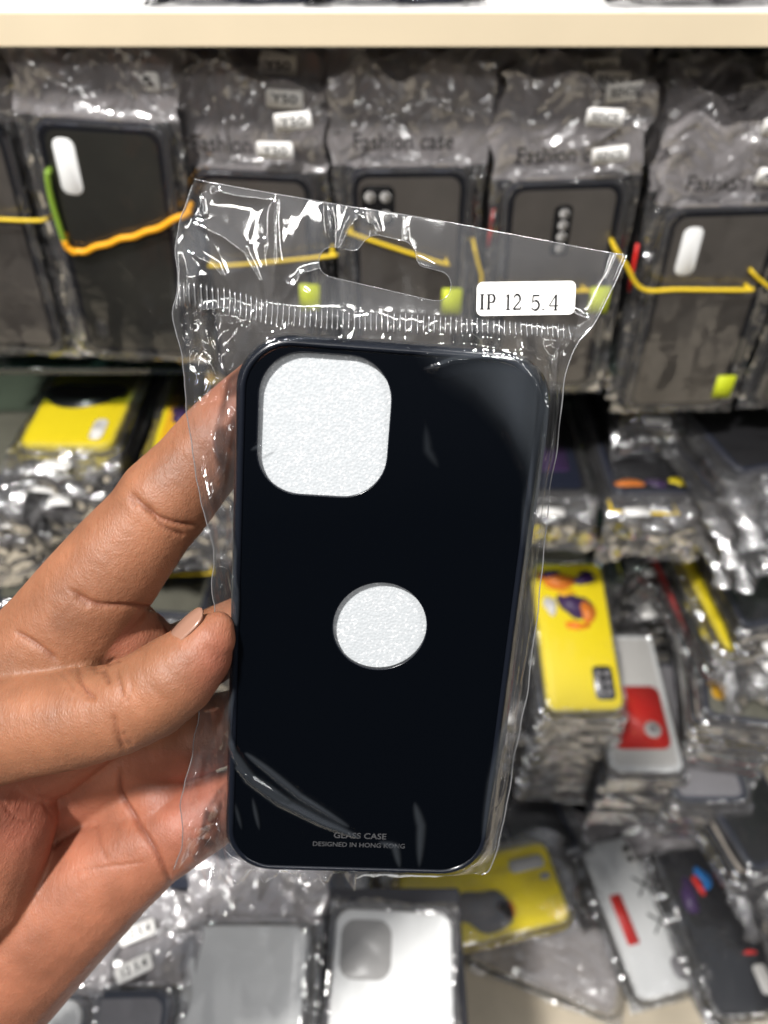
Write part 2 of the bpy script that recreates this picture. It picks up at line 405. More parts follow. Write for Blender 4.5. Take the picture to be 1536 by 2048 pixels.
STK = mk(slab(rrect(.022, .010, .0018, 3), 0, .0004), MT['paper'])
TXT = {}
def stxt(t, w=.015, size=.007):
    if t not in TXT:
        TXT[t] = text_mesh(t, size, w, .0001); TXT[t].materials.append(MT['print_dark'])
    return TXT[t]
def part(name, me, root, loc=(0, 0, 0), rz=0, mat_=None):
    o = bpy.data.objects.new(name, me); C.objects.link(o); o.parent = root; o.location = loc; o.rotation_euler = (0, 0, rz); return o
def pack(M, bumper, panel, bag, label, group=None, cutouts=(), stickers=(), header_text=None, prints=(), cat='phone case'):
    r = empty('bagged_phone_case', M); tag(r, label, cat, group)
    if bumper: part('bumper', BUMP[bumper], r)
    if panel: part('back_panel', PAN[panel], r)
    for nm, me in cutouts: part(nm, me, r)
    for nm, me in prints: part(nm, me, r)
    part('bag', bag, r)
    for (x, y, z, rz, t) in stickers:
        s = part('sticker', STK, r, (x, y, z), rz)
        if t: part('lettering', stxt(t), s, (0, 0, .0006))
    if header_text:
        for k, (t, y, z) in enumerate(header_text): part('printed_text', stxt(t, .060, .014), r, (-.004, y, z))
    return r
def lens_module(x, y, kind):
    out = []
    if kind == 'strip':
        out.append(('camera_cutout', pill(.012, .034, x, y, 'black_panel', .004, .0010)))
        for k in range(4): out.append(('lens', pill(.0065, .0065, x+.0005, y+.0115-.0077*k, 'lens', None, .0014)))
    elif kind == 'square':
        out.append(('camera_cutout', pill(.022, .026, x, y, 'black_panel', .005, .0010)))
        for i in (-1, 1):
            for j in (-1, 1): out.append(('lens', pill(.007, .007, x+i*.005, y+j*.006, 'lens', None, .0014)))
    elif kind == 'pill': out.append(('camera_cutout', pill(.013, .033, x, y, 'white_gloss', .005, .0014)))
    elif kind == 'six':
        out.append(('camera_cutout', pill(.020, .034, x, y, 'black_panel', .005, .0010)))
        for j in (-1, 0, 1):
            for i in (-1, 1): out.append(('lens', pill(.006, .006, x+i*.0042, y+j*.0092, 'grey', None, .0014)))
    return out
ORD = ['first', 'second', 'third', 'fourth', 'fifth', 'sixth', 'seventh', 'eighth', 'ninth', 'tenth', 'eleventh', 'twelfth', 'thirteenth', 'fourteenth', 'fifteenth', 'sixteenth', 'seventeenth', 'eighteenth', 'nineteenth', 'twentieth']
def relabel(o, label): o['label'] = label
# ---- upper row: cases standing upright one behind the other; (top px, bottom px, Y, panel, modules, sticker text, front label, row name)
cols = [
 ((-108, 235), (28, 660), .492, 'smoke', [], 'V20', 'smoky brown bagged phone case cut off by the left edge, front of its row', 'far left upright row'),
 ((203, 236), (284, 668), .478, 'olive', lens_module(-.022, .052, 'pill')+[('flash_or_reflection', pill(.007, .014, -.023, -.058, 'lens', None, .0008))], '', 'tilted dark olive phone case with navy rim held by an orange band', 'tilted olive case row'),  # lower pill paints in a reflection as a grey patch; no cutout there
 ((508, 335), (540, 760), .492, 'smoke', [], 'Y50', 'smoky phone case behind the held bag under the Y50 stickers', 'Y50 sticker row'),
 ((818, 328), (812, 748), .492, 'smoke', lens_module(-.020, .055, 'square'), '', 'smoky phone case with square four lens camera cutout', 'square camera case row'),
 ((1130, 352), (1078, 742), .490, 'smoke', lens_module(.0, .046, 'strip'), 'RENO5', 'smoky phone case with a vertical strip of four lenses', 'four lens strip row'),
 ((1452, 405), (1345, 772), .484, 'smoke', lens_module(-.020, .050, 'pill'), 'A01', 'smoky phone case with white camera slot tied by a straight yellow band', 'right hand yellow band row'),
 ((1770, 400), (1600, 772), .492, 'green_dark', [], 'A01', 'dark green phone case cut off by the right edge', 'far right upright row'),
]
ri = random.Random(5)
for ci, (tp, bp_, Y, panel, mods, stx, flabel, rown) in enumerate(cols):
    T = atY(*tp, Y); B = atY(*bp_, Y); yv = (T-B).normalized()
    yv = (yv+Vector((0, .02, 0))).normalized()
    front = None
    short = ci < 2
    nd = 6
    for k in range(nd):
        bags = UPS if short else UPR
        org = T-yv*(PH/2)+Vector((ri.uniform(-.003, .003)*(k > 0), k*.0125, (k > 0)*(ri.uniform(-.001, .006) + (.003*k if not short else 0))))
        rot = ri.uniform(-.03, .03) if k else 0
        M = frame(org, Vector((1, 0, 0)), yv) @ Matrix.Rotation(rot, 4, 'Z')
        st = []
        if stx:
            hh = .030 if short else .040
            st.append((.024+ri.uniform(-.010, .006), PH/2+hh*ri.uniform(.85, 1.12), PT*.5+.0160, ri.uniform(-.15, .15), stx))
        if stx or k % 2:
            hh = .030 if short else .040
            st += [(.020+ri.uniform(-.005, .005), PH/2+hh*(.45 if k == 0 else .75)+ri.uniform(-.004, .004), PT*.5+.0125, ri.uniform(-.15, .15), stx or 'A5')]
        ht = [('Fashion case', PH/2+.018, PT*.5+.011)] if (k in (0, 1, 3) and not short) else None
        p = pack(M, 'navy_tpu', panel, bags[(ci*2+k) % len(bags)], flabel if k == 0 else f'{ORD[k]} bagged case behind the front one in the {rown}', 'upright phone cases of the upper row', mods if k == 0 else (), st, ht)
        if k == 0: front = p
    if ci in (2, 3, 4, 5):
        x_, y_ = {2: (.034, -.062+.0), 3: (.031, -.012), 4: (.0325, -.004), 5: (.033, -.078+.02)}[ci]
        if ci == 2: x_, y_ = .034, -.005
        tg = part('price_tag', mk(slab(rrect(.014, .020, .001, 2), PT+.0012, PT+.0015), MT['lime']), front, (x_, y_, 0))
# red slips between the stacks
for a, b, lb in (((988, 418), (976, 492), 'thin red edge of a slip beside the square camera case'), ((1275, 488), (1258, 582), 'thin red edge of a slip beside the four lens case')):
    A, B = atY(*a, .485), atY(*b, .485)
    tag(link('red_slip', tube([A, (A+B)/2, B], .0013, 6), MT['red']), lb, 'slip')
# rubber bands
def band(px, Y, m, lb, r=.0013, wob=0):
    P = [Vector(atY(x, y, Y)) for x, y in px]; d0 = (P[0]-P[1]).normalized(); d1 = (P[-1]-P[-2]).normalized(); B = Vector((0, 1, 0))
    P = [P[0]+d0*.001+B*.014, P[0]+d0*.001+B*.003]+P+[P[-1]+d1*.001+B*.003, P[-1]+d1*.001+B*.014]
    P = smoothline([tuple(p) for p in P], 8); rr = random.Random(2)
    if wob: P = [(p[0], p[1], p[2]+wob*math.sin(i*1.1)) for i, p in enumerate(P)]
    tag(link('rubber_band', tube(P, r, 8), MT[m]), lb, 'rubber band')
band([(128, 480), (140, 500), (165, 503), (230, 482), (300, 462), (372, 428)], .462, 'band_orange', 'orange rubber band across the tilted olive phone case', .0020, .0006)
band([(95, 350), (100, 385), (112, 430), (128, 480)], .462, 'band_green', 'green rubber band down the left side of the olive case', .0019)
band([(-60, 436), (0, 439), (80, 441), (105, 432)], .474, 'band_yellow', 'yellow rubber band at the far left edge of the photo', .0013)
band([(425, 532), (500, 528), (660, 512)], .474, 'band_yellow', 'faint yellow band on the case under the Y50 stickers')
band([(705, 468), (800, 500), (890, 528)], .474, 'band_yellow', 'sloping yellow band across the square camera case')
band([(950, 500), (962, 545), (985, 580), (1165, 582)], .472, 'band_yellow', 'yellow band partly hidden behind the held IP 12 sticker')
band([(1232, 500), (1252, 530), (1285, 578), (1360, 579), (1495, 580)], .466, 'band_yellow', 'bright straight yellow band on the right hand case', .0015)
band([(1505, 545), (1520, 560), (1560, 590)], .470, 'band_yellow', 'short end of a yellow band by the right photo edge')

# ---- cases lying flat in stacks (header towards the viewer, hanging down in front)
def flat(px_front, px_y, dz, width_dir=0, tilt=0):
    """matrix for a flat pack whose near (header) edge centre is seen at the pixel, lying at height dz"""
    Fp = atZ(px_front, px_y, dz)
    yv = Vector((math.sin(width_dir), -math.cos(width_dir)*math.cos(tilt), -math.sin(tilt)))
    xv = Vector((-math.cos(width_dir), -math.sin(width_dir), 0))
    return frame(Fp-yv*(PH/2)-Vector((0, 0, PT)), xv, yv)
def stack(px, py, dz, n, top, rest, label, place, ang=0, tilt=0, group=None, cutouts=(), prints=(), bags=None, stickers=True, jit=.004, bumper='navy_tpu', mixed=()):
    rr = random.Random(int(px*7+py)); bags = bags or DRP
    for k in range(n):
        z = dz-k*.0116
        M = Matrix.Translation((rr.uniform(-jit, jit) if k else 0, rr.uniform(-jit, jit) if k else 0, -k*.0116)) @ flat(px, py, dz, ang, tilt) @ Matrix.Rotation(rr.uniform(-.05, .05) if k else 0, 4, 'Z')
        st = [(rr.uniform(-.022, .022), PH/2+.020, PT*.5+.001, rr.uniform(-.2, .2), None)] if stickers and bags is not TUCK and k % 3 != 1 else []
        b, pn_ = (top if k == 0 else (mixed[k % len(mixed)] if mixed else (bumper, rest)))
        pack(M, b, pn_, bags[(k*3+int(px)) % len(bags)], label if k == 0 else f'{ORD[k]} bagged case from the top of the {place}', group or 'flat stacked phone cases', cutouts if k == 0 else (), st, None, prints if k == 0 else ())
def blob(pts, m, z=.0007):
    return mk(slab(pts, PT-.0005, PT+z), MT[m])
def blobpts(cx, cy, r, seed, sx=1, sy=1, n=26):
    rr = random.Random(seed); a = [rr.uniform(0, 6.28) for _ in range(4)]
    return [(cx+sx*r*(1+.18*math.sin(2*t+a[0])+.12*math.sin(3*t+a[1])+.08*math.sin(5*t+a[2]))*math.cos(t), cy+sy*r*(1+.18*math.sin(2*t+a[0])+.12*math.sin(3*t+a[1]))*math.sin(t)) for t in [2*math.pi*i/n for i in range(n)]]
mixA = (('navy_tpu', 'olive'), ('black_panel', 'smoke'), ('grey', 'grey'), ('navy_tpu', 'smoke'))
mixB = (('navy_tpu', 'olive'), ('grey', 'grey'), ('black_panel', 'smoke'), ('yellow', 'yellow'), ('navy_tpu', 'smoke'), ('offwhite', 'offwhite'), ('black_panel', 'olive'), ('red', 'red'), ('navy_tpu', 'olive'))
# second shelf, left: two yellow topped stacks
stack(128, 890, -.385, 7, ('yellow', 'yellow'), 'olive', 'plain yellow phone case with dark splash print on the stack at far left', 'far left yellow topped stack', ang=-.02,
      prints=[('printed_patch', blob(blobpts(.006, .012, .026, 3, 1.15, .75), 'black_panel')), ('camera_cutout', pill(.011, .026, -.022, .058, 'offwhite', .005, .0012))], mixed=mixA)
stack(395, 905, -.385, 7, ('yellow', 'amber'), 'olive', 'amber yellow phone case on the stack behind the index finger', 'stack behind the index finger', ang=.02,
      prints=[('printed_patch', blob(blobpts(.020, .030, .010, 5), 'purple'))], mixed=mixA)
stack(-60, 960, -.40, 6, ('navy_tpu', 'olive'), 'olive', 'dark phone case on the short stack cut by the left edge', 'stack cut by the left edge', mixed=mixA)
# second shelf, middle and right
stack(640, 860, -.40, 6, ('navy_tpu', 'olive'), 'olive', 'dark phone case on the hidden stack behind the held case', 'stack right behind the held case', mixed=mixA)
stack(1340, 805, -.398, 5, ('yellow', 'yellow'), 'smoke', 'yellow phone case with black camera block under the glass shelf', 'yellow camera block stack',
      cutouts=[('camera_cutout', pill(.024, .030, -.020, .058, 'black_panel', .006, .0012))], mixed=(('black_panel', 'smoke'), ('navy_tpu', 'olive')))
stack(1312, 985, -.445, 2, ('navy_tpu', 'black_panel'), 'olive', 'dark phone case with orange and yellow end print on the lower glass shelf', 'low dark stack on the lower glass shelf',
      prints=[('printed_patch', blob(blobpts(.020, .066, .009, 8, 1.2, .6), 'orange')), ('printed_patch', blob(blobpts(-.024, .064, .008, 9, 1, .7), 'yellow')), ('printed_patch', blob(blobpts(-.004, .066, .008, 10, 1.2, .6), 'purple'))])
stack(1095, 985, -.455, 1, ('black_panel', 'navy_tpu'), 'olive', 'very dark purple phone case beside the right edge of the held bag', 'dark purple case', prints=[('printed_patch', blob(rrect(.05, .10, .005, 3), 'purple'))])
stack(1560, 930, -.40, 6, ('navy_tpu', 'black_panel'), 'black_panel', 'crumpled bagged phone case on the heap at the right edge', 'heap at the right edge', bags=HEAP, ang=.25, jit=.009)
band([(1226, 1022), (1290, 1026), (1352, 1028)], .452, 'band_yellow', 'yellow band under the orange printed dark case')
band([(335, 1150), (420, 1147)], .50, 'band_yellow', 'yellow band seen between index finger and thumb')
# third level
stack(1172, 1415, -.652, 16, ('yellow', 'yellow'), 'smoke', 'bright yellow phone case with purple and orange splashes and six lens camera block', 'tall stack under the splashed yellow case', tilt=.30, bags=TUCK, ang=.02, jit=.0025,
      cutouts=lens_module(-.021, .051, 'six'),
      prints=[('printed_patch', blob(blobpts(a_, b_, r_, 11+q_, sx_, sy_), c_, .0007+.0002*q_)) for q_, (a_, b_, r_, sx_, sy_, c_) in enumerate((
          (-.004, -.030, .014, 1.2, 1.0, 'purple'), (.012, -.058, .013, 1.4, .8, 'orange'), (-.016, -.022, .009, .7, 1.6, 'orange'), (.018, -.066, .007, 1.2, .6, 'purple'),
          (-.018, -.060, .009, 1.2, .8, 'purple'), (.022, -.030, .008, .7, 1.4, 'offwhite'), (-.002, -.008, .008, 1.5, .5, 'orange'), (.004, -.044, .006, 1.3, .6, 'amber')))],
      mixed=(('grey', 'grey'), ('navy_tpu', 'smoke'), ('grey', 'olive'), ('black_panel', 'smoke')), stickers=True)
stack(1296, 1540, -.725, 9, ('white_gloss', 'offwhite'), 'smoke', 'white phone case with a big red field and pale ring beside the yellow one', 'stack under the red and white case', tilt=.12, bags=TUCK,
      prints=[('printed_patch', blob(rrect(.060, .070, .010, 6, 0, .020), 'red')), ('printed_patch', blob(rrect(.018, .018, .009, 6, -.014, .034), 'offwhite', .0011)), ('printed_patch', blob(rrect(.008, .008, .004, 6, -.014, .034), 'grey', .0015))])
stack(1425, 1600, -.755, 6, ('navy_tpu', 'grey'), 'smoke', 'grey backed phone case with wide dark rim right of the red one', 'stack under the grey case', tilt=.15, ang=.0, jit=.006, bags=TUCK, mixed=mixB)
stack(1490, 1440, -.66, 10, ('navy_tpu', 'olive'), 'smoke', 'dark phone case with a narrow yellow stripe print', 'dark stack with yellow stripe on top', tilt=.2, ang=-.15, bags=TUCK, mixed=mixB,
      prints=[('printed_patch', blob(rrect(.014, .080, .006, 4, .022, .018), 'amber'))], jit=.006)
stack(1560, 1240, -.56, 9, ('navy_tpu', 'black_panel'), 'black_panel', 'crumpled bagged case upon the tall heap on the right', 'tall heap on the right', bags=TUCK+HEAP[:1], tilt=.2, ang=.2, jit=.008, mixed=mixB)
stack(1330, 1110, -.62, 12, ('navy_tpu', 'black_panel'), 'black_panel', 'bagged case behind the bright yellow one', 'rear stack behind the bright yellow case', bags=TUCK+DRP[:2], tilt=.1, jit=.006, mixed=mixB)
stack(1570, 1720, -.77, 6, ('navy_tpu', 'black_panel'), 'black_panel', 'shiny crumpled pack in the lower right heap', 'lower right heap', bags=TUCK+HEAP[:1], ang=.3, jit=.010, mixed=mixB)
for k, (px, py, dz, an) in enumerate(((60, 1200, -.60, .1), (330, 1230, -.60, -.08), (560, 1240, -.62, .05), (800, 1300, -.62, 0), (960, 1400, -.70, .06))):
    stack(px, py, dz, 8, ('navy_tpu', 'olive'), 'olive', ['dark bagged case low on the left behind the hand', 'dark bagged case seen between finger and thumb', 'dark bagged case hidden behind the left of the held case', 'dark bagged case hidden behind the middle of the held case', 'dark bagged case hidden behind the right of the held case'][k],
          ['low left stack behind the hand', 'stack between finger and thumb', 'stack behind the left of the held case', 'stack behind the middle of the held case', 'stack behind the right of the held case'][k], ang=an, jit=.006)
# loose cases low in front
def loose(px, py, dz, ang, bumper, panel, label, cut=(), prints=(), bag=None, tilt=0, n=1, place='', stickers=()):
    P = atZ(px, py, dz); xv = Vector((math.cos(ang), math.sin(ang), 0)); yv = Vector((-math.sin(ang)*1, math.cos(ang), tilt))
    for k in range(n):
        M = Matrix.Translation((0, .004*k, -.0116*k)) @ frame(P-Vector((0, 0, PT)), xv, yv) @ Matrix.Rotation(.03*k, 4, 'Z')
        pack(M, bumper, panel, (bag or HEAP[k % 3]), label if k == 0 else f'{ORD[k]} case down in the {place}', 'loose phone cases low in front', cut if k == 0 else (), stickers if k == 0 else (), None, prints if k == 0 else ())
loose(965, 1792, -.785, R(-78), 'yellow', 'yellow', 'yellow phone case turned sideways with grey camera slot below the held case',
      cut=[('camera_cutout', pill(.013, .036, -.020, .052, 'lens', .005, .0012)), ('flash_or_reflection', pill(.006, .010, -.005, .066, 'grey', .002, .0012))],
      prints=[('printed_patch', blob(blobpts(.012, -.005, .021, 31, .9, 1.5), 'grey')), ('printed_patch', blob(blobpts(.016, .020, .008, 32), 'orange'))], bag=DRP[1], n=4, place='pile under the sideways yellow case')
loose(1280, 1822, -.875, R(12), 'white_gloss', 'white_gloss', 'white phone case with a red label, crosses and two camera holes',
      cut=[('camera_cutout', pill(.022, .024, .018, .058, 'offwhite', .008, .0010))]+[('lens', pill(.007, .007, .018+i*.0055, .058+j*.0055, 'black_panel', None, .0014)) for i in (-1, 1) for j in (-1, 1)]
          +[('camera_cutout', pill(.020, .022, .018, -.058, 'grey', .008, .0010))],
      prints=[('red_label', blob(rrect(.013, .050, .002, 3, -.020, -.004), 'red')), ]+[('printed_cross', blob([(.016+math.cos(a)*.014-math.sin(a)*w, y+math.sin(a)*.014+math.cos(a)*w) for a, w in ((t, .001), (t, -.001), (t+math.pi, .001), (t+math.pi, -.001))], 'black_panel', .0009+.0002*q)) for y in (.024, -.014) for q, t in enumerate((R(45), R(135)))], bag=UPS[0], n=4, place='pile under the crossed white case')
loose(1437, 1850, -.845, R(8), 'black_panel', 'black_panel', 'black phone case with dim blue print and a pale slot at lower right',
      cut=[('camera_cutout', pill(.013, .026, .022, -.052, 'offwhite', .004, .0010))],
      prints=[('printed_patch', blob(blobpts(.004, .045, .008, 41, .8, 1.6), 'blue')), ('printed_patch', blob(blobpts(-.003, .040, .006, 42, .9, 1.5), 'red')), ('printed_patch', blob(blobpts(-.018, .030, .010, 43, .8, 1.8), 'purple')), ('printed_patch', blob(blobpts(.02, -.028, .004, 44, 1.5, .6), 'red'))], bag=UPS[1], n=4, place='pile under the black case with blue print')
loose(1700, 1960, -.80, R(-10), 'navy_tpu', 'black_panel', 'crumpled smoky pack at the lower right corner', bag=HEAP[2], n=4, place='corner pile on the lower right')
def clear_bag(px, py, dz, ang, tilt, me, label):
    o = bpy.data.objects.new('empty_bag', me); C.objects.link(o)
    P = atZ(px, py, dz); o.matrix_world = frame(P, Vector((math.cos(ang), math.sin(ang), 0)), Vector((-math.sin(ang), math.cos(ang), tilt)))
    tag(o, label, 'empty bag', 'empty clear bags')
CRUSH = [bag_mesh(i+120, .020, .3, .0045, calm=6) for i in range(2)]
for me_ in CRUSH:
    me_.materials[2] = MT['shop_film_header']
clear_bag(1090, 1900, -.90, R(70), .05, CRUSH[0], 'empty crinkled clear bag in front of the sideways yellow case')
loose(640, 1760, -.66, R(-5), 'navy_tpu', 'navy_tpu', 'navy bagged case right under the held case bottom', bag=DRP[2], n=5, place='pile right below the held case')
loose(850, 1690, -.82, R(8), 'navy_tpu', 'olive', 'dark bagged case below the lower right of the held case', bag=HEAP[1], n=5, place='pile below the right of the held case')
loose(430, 1770, -.64, R(3), 'navy_tpu', 'navy_tpu', 'navy bagged case just right of the palm edge', bag=HEAP[2], n=5, place='pile beside the palm edge')
loose(1040, 1590, -.86, R(20), 'navy_tpu', 'black_panel', 'dark bagged case beside the lower right corner of the held case', bag=HEAP[1], n=6, place='pile beside the lower right corner of the held case')
loose(1190, 1570, -.89, R(-15), 'navy_tpu', 'black_panel', 'dark bagged case above the crossed white case', bag=HEAP[0], n=4, place='pile above the crossed white case')
loose(1400, 1580, -.88, R(10), 'navy_tpu', 'black_panel', 'dark bagged case above the black case with blue print', bag=HEAP[2], n=4, place='pile above the black case with blue print')
# white cases on the carton
whA = frame(Vector((-.0865, .155-PH/2, Z(-.539))), Vector((1, 0, 0)), Vector((0, 1, 0)))
pack(whA, 'white_gloss', 'white_gloss', UPS[0], 'plain white phone case, left one of the two white ones at the bottom', 'white phone cases at the bottom')
pack(Matrix.Translation((.0015, .009, -.0116)) @ whA, 'white_gloss', 'offwhite', UPS[1], 'white phone case peeking out from under the plain white one', 'white phone cases at the bottom')
whB = frame(Vector((.0035, .163-PH/2, Z(-.537))), Vector((1, -.04, 0)), Vector((.04, 1, 0)))
pack(whB, 'white_gloss', 'white_gloss', TUCK[1], 'white phone case with square camera cutout and round hole at the bottom edge', 'white phone cases at the bottom',
     cutouts=[('camera_cutout', pill(.032, .034, -.017, .054, 'lens', .009, .0006)), ('ring_hole', pill(.022, .022, .004, -.012, 'lens', None, .0006))])
gr = frame(Vector((-.163, .118-PH/2, Z(-.535))), Vector((1, 0, 0)), Vector((-.02, 1, 0)))
pack(gr, 'navy_tpu', 'grey', UPR[1], 'grey phone case in navy rim at the bottom beside the wrist', 'white phone cases at the bottom',
     stickers=[(.012, PH/2+.010, PT*.5+.008, .42, '12 5.4'), (.010, PH/2+.030, PT*.5+.008, .36, '12 5.4')])
gw = frame(Vector((-.215, .112-PH/2, Z(-.530))), Vector((1, 0, 0)), Vector((0, 1, 0)))
pack(gw, 'white_gloss', 'white_gloss', UPS[1], 'white phone case at the bottom partly hidden by the wrist', 'white phone cases at the bottom')
# on top of the white shelf
for px, lb, bg in ((445, 'navy phone case lying on the white shelf, left of centre', UPS[0]), (792, 'navy phone case lying on the white shelf, near the middle', UPS[1])):
    P = atZ(px, 9, -.083); M = frame(Vector((P.x, .468+PH/2, Z(-.0915))), Vector((-1, 0, 0)), Vector((0, -1, 0))) @ Matrix.Rotation(math.pi, 4, 'Z')
    pack(M, 'navy_tpu', 'navy_tpu', UPS[0], lb, 'phone cases on the white shelf')
P = atZ(1450, 25, -.088); M = frame(Vector((P.x, .466+PH/2, Z(-.0912))), Vector((1, 0, 0)), Vector((0, 1, 0)))
pack(M, 'grey', 'smoke', HEAP[1], 'bagged case on the white shelf at right with its film over the edge', 'phone cases on the white shelf')

# ------------------------------------------------------------------ the held phone case (local frame: x right, y up, z towards the viewer)
def Rxyz(a, b, c): return Matrix.Rotation(c, 3, 'Z') @ Matrix.Rotation(b, 3, 'Y') @ Matrix.Rotation(a, 3, 'X')
RC = Rxyz(.26962, .06952, -.05951); TC_ = Vector((-.002218, -.029253, -.177752))
CAMM = Matrix.Translation(O) @ Matrix.Rotation(R(90)-PITCH, 4, 'X')
MC = CAMM @ (Matrix.Translation(TC_) @ RC.to_4x4())
def Lc(px, py, h=0):
    """pixel -> local x, y on the plane z = h of the held case"""
    n = RC @ Vector((0, 0, 1)); o = TC_+n*h
    d = Vector(((px-768)/F, (1024-py)/F, -1)); X = RC.inverted() @ (d*(o.dot(n)/d.dot(n))-TC_); return X.x, X.y
CW, CH, CT, CR = .0665, .134, .0105, .0115
hc = empty('phone_case', MC); tag(hc, 'glossy black phone case with camera opening and round hole, held in front', 'phone case')
camhole = rrect(.0288, .0315, .0098, 12, -.0146, .0489)
circ = [(.0011+.0112*math.cos(2*math.pi*i/64), .0024+.0112*math.sin(2*math.pi*i/64)) for i in range(64)]
# soft bumper: frame with a rounded rim, open in the middle
bm = bmesh.new()
prof = [(.0016, -.0004), (.0008, .0002), (.0002, -.0002), (-.0004, -.0012), (-.0008, -.003), (-.0009, -.0055), (-.0007, -.0082), (.0, -.0100), (.0012, -.0105), (.0016, -.0095), (.0016, -.0016)]
outl = rrect(CW, CH, CR, 14); rings = []
for off, z in prof:
    rings.append([bm.verts.new((x, y, z)) for x, y in rrect(CW-2*off, CH-2*off, CR-off, 14)])
    if z < -.002:
        for v in rings[-1]: v.co.x += (v.co.x > 0)*.0019*min(1, (-z-.002)/.003)*min(1, max(0, v.co.x/.03)**4)
for i in range(len(rings)):
    A, B = rings[i], rings[(i+1) % len(rings)]
    for k in range(len(A)): bm.faces.new((A[k], A[(k+1) % len(A)], B[(k+1) % len(A)], B[k]))
bmesh.ops.recalc_face_normals(bm, faces=bm.faces)
link('bumper', bm, MT['bumper_tpu'], hc)
bm = plate_with_holes(rrect(CW-.0034, CH-.0034, CR-.0017, 14), [camhole, circ], -.0014, 0)
link('glass_back', bm, MT['black_glass'], hc, smooth=False)
# rims round the openings
for nm, P in (('camera_rim', camhole), ('hole_rim', circ)):
    link(nm, tube([(x, y, -.0002) for x, y in P], .00022, 6, True), MT['bumper_tpu'], hc)
x1, y1 = Lc(720, 1672); x2, y2 = Lc(718, 1690)
t1 = text_mesh('GLASS CASE', .0024, .0134, .00002); t1.materials.append(MT['ink_grey']); o = link('lettering', t1, None, hc, False); o.location = (x1, y1, .00008)
t2 = text_mesh('DESIGNED IN HONG KONG', .0019, .0236, .00001); t2.materials.append(MT['ink_grey']); o = link('lettering', t2, None, hc, False); o.location = (x2, y2, .00008)
fm = empty('foam_sheet', MC); fm.name = 'foam_sheet'
bpy.data.objects.remove(fm)
bm = slab(rrect(CW-.0036, CH-.0036, .0095, 8), -.0046, -.0017, .0003, seg=1)
f_ = link('foam_sheet', bm, MT['foam'], smooth=False); f_.matrix_world = MC
tag(f_, 'white sparkling foam sheet inside the black case showing through its two openings', 'foam sheet')

# ------------------------------------------------------------------ the held bag
bagr = empty('plastic_bag', MC); tag(bagr, 'clear crinkled hang bag with a punched header round the black case', 'plastic bag')
left_px = [(345, 1742), (352, 1700), (372, 1600), (385, 1500), (408, 1380), (425, 1250), (418, 1120), (392, 960), (366, 800), (357, 700), (349, 640), (350, 580), (364, 470), (385, 357)]
right_px = [(962, 1752), (985, 1735), (1012, 1640), (1036, 1500), (1062, 1350), (1078, 1180), (1098, 1000), (1120, 860), (1136, 740), (1150, 690), (1192, 650), (1215, 600), (1236, 560), (1257, 510)]
HB = -.004
_wob = random.Random(8); left_px = [(x+_wob.uniform(-6, 6)*(0 < i < 13), y) for i, (x, y) in enumerate(left_px)]; right_px = [(x+_wob.uniform(-3, 3)*(0 < i < 12), y) for i, (x, y) in enumerate(right_px)]
Lt = np.array([Lc(x, y, HB) for x, y in left_px]); Rt = np.array([Lc(x, y, HB) for x, y in right_px])
nR, nC = 560, 330
tt = np.linspace(0, 1, nR)
def along(P, n):
    d = np.r_[0, np.cumsum(np.hypot(*np.diff(P, axis=0).T))]; return None
# rows follow matching vertices of the two borders
ytab = np.linspace(0, 1, len(Lt))
def interp(P, t):
    q = np.array(smoothline([(a, b, 0) for a, b in P], 10))[:, :2]; u = np.linspace(0, 1, len(q)); return np.interp(t, u, q[:, 0]), np.interp(t, u, q[:, 1])
# distribute rows evenly in height
q = np.array(smoothline([(a, b, 0) for a, b in Lt], 10))[:, 1]; tt = np.interp(np.linspace(q[0], q[-1], nR), q, np.linspace(0, 1, len(q)))
LX, LY = interp(Lt, tt); RX, RY = interp(Rt, tt)
s = np.linspace(0, 1, nC)[None, :]
LX = LX+pn(LY*90, LY*0+.3, 2)*.0010+pn(LY*260, LY*0+.3, 3)*.0003; RX = RX+pn(RY*100, RY*0+.3, 5)*.0006
X = LX[:, None]*(1-s)+RX[:, None]*s; Y = LY[:, None]*(1-s)+RY[:, None]*s
edge = np.minimum(s, 1-s)*(RX-LX)[:, None]            # metres from the side seams
sd = sd_rr(X, Y, CW, CH, CR)
def seg_dist(X, Y, a, b):
    ax, ay = a; bx, by = b; vx, vy = bx-ax, by-ay; L2 = vx*vx+vy*vy+1e-12
    t = np.clip(((X-ax)*vx+(Y-ay)*vy)/L2, 0, 1); return np.hypot(X-ax-t*vx, Y-ay-t*vy), t
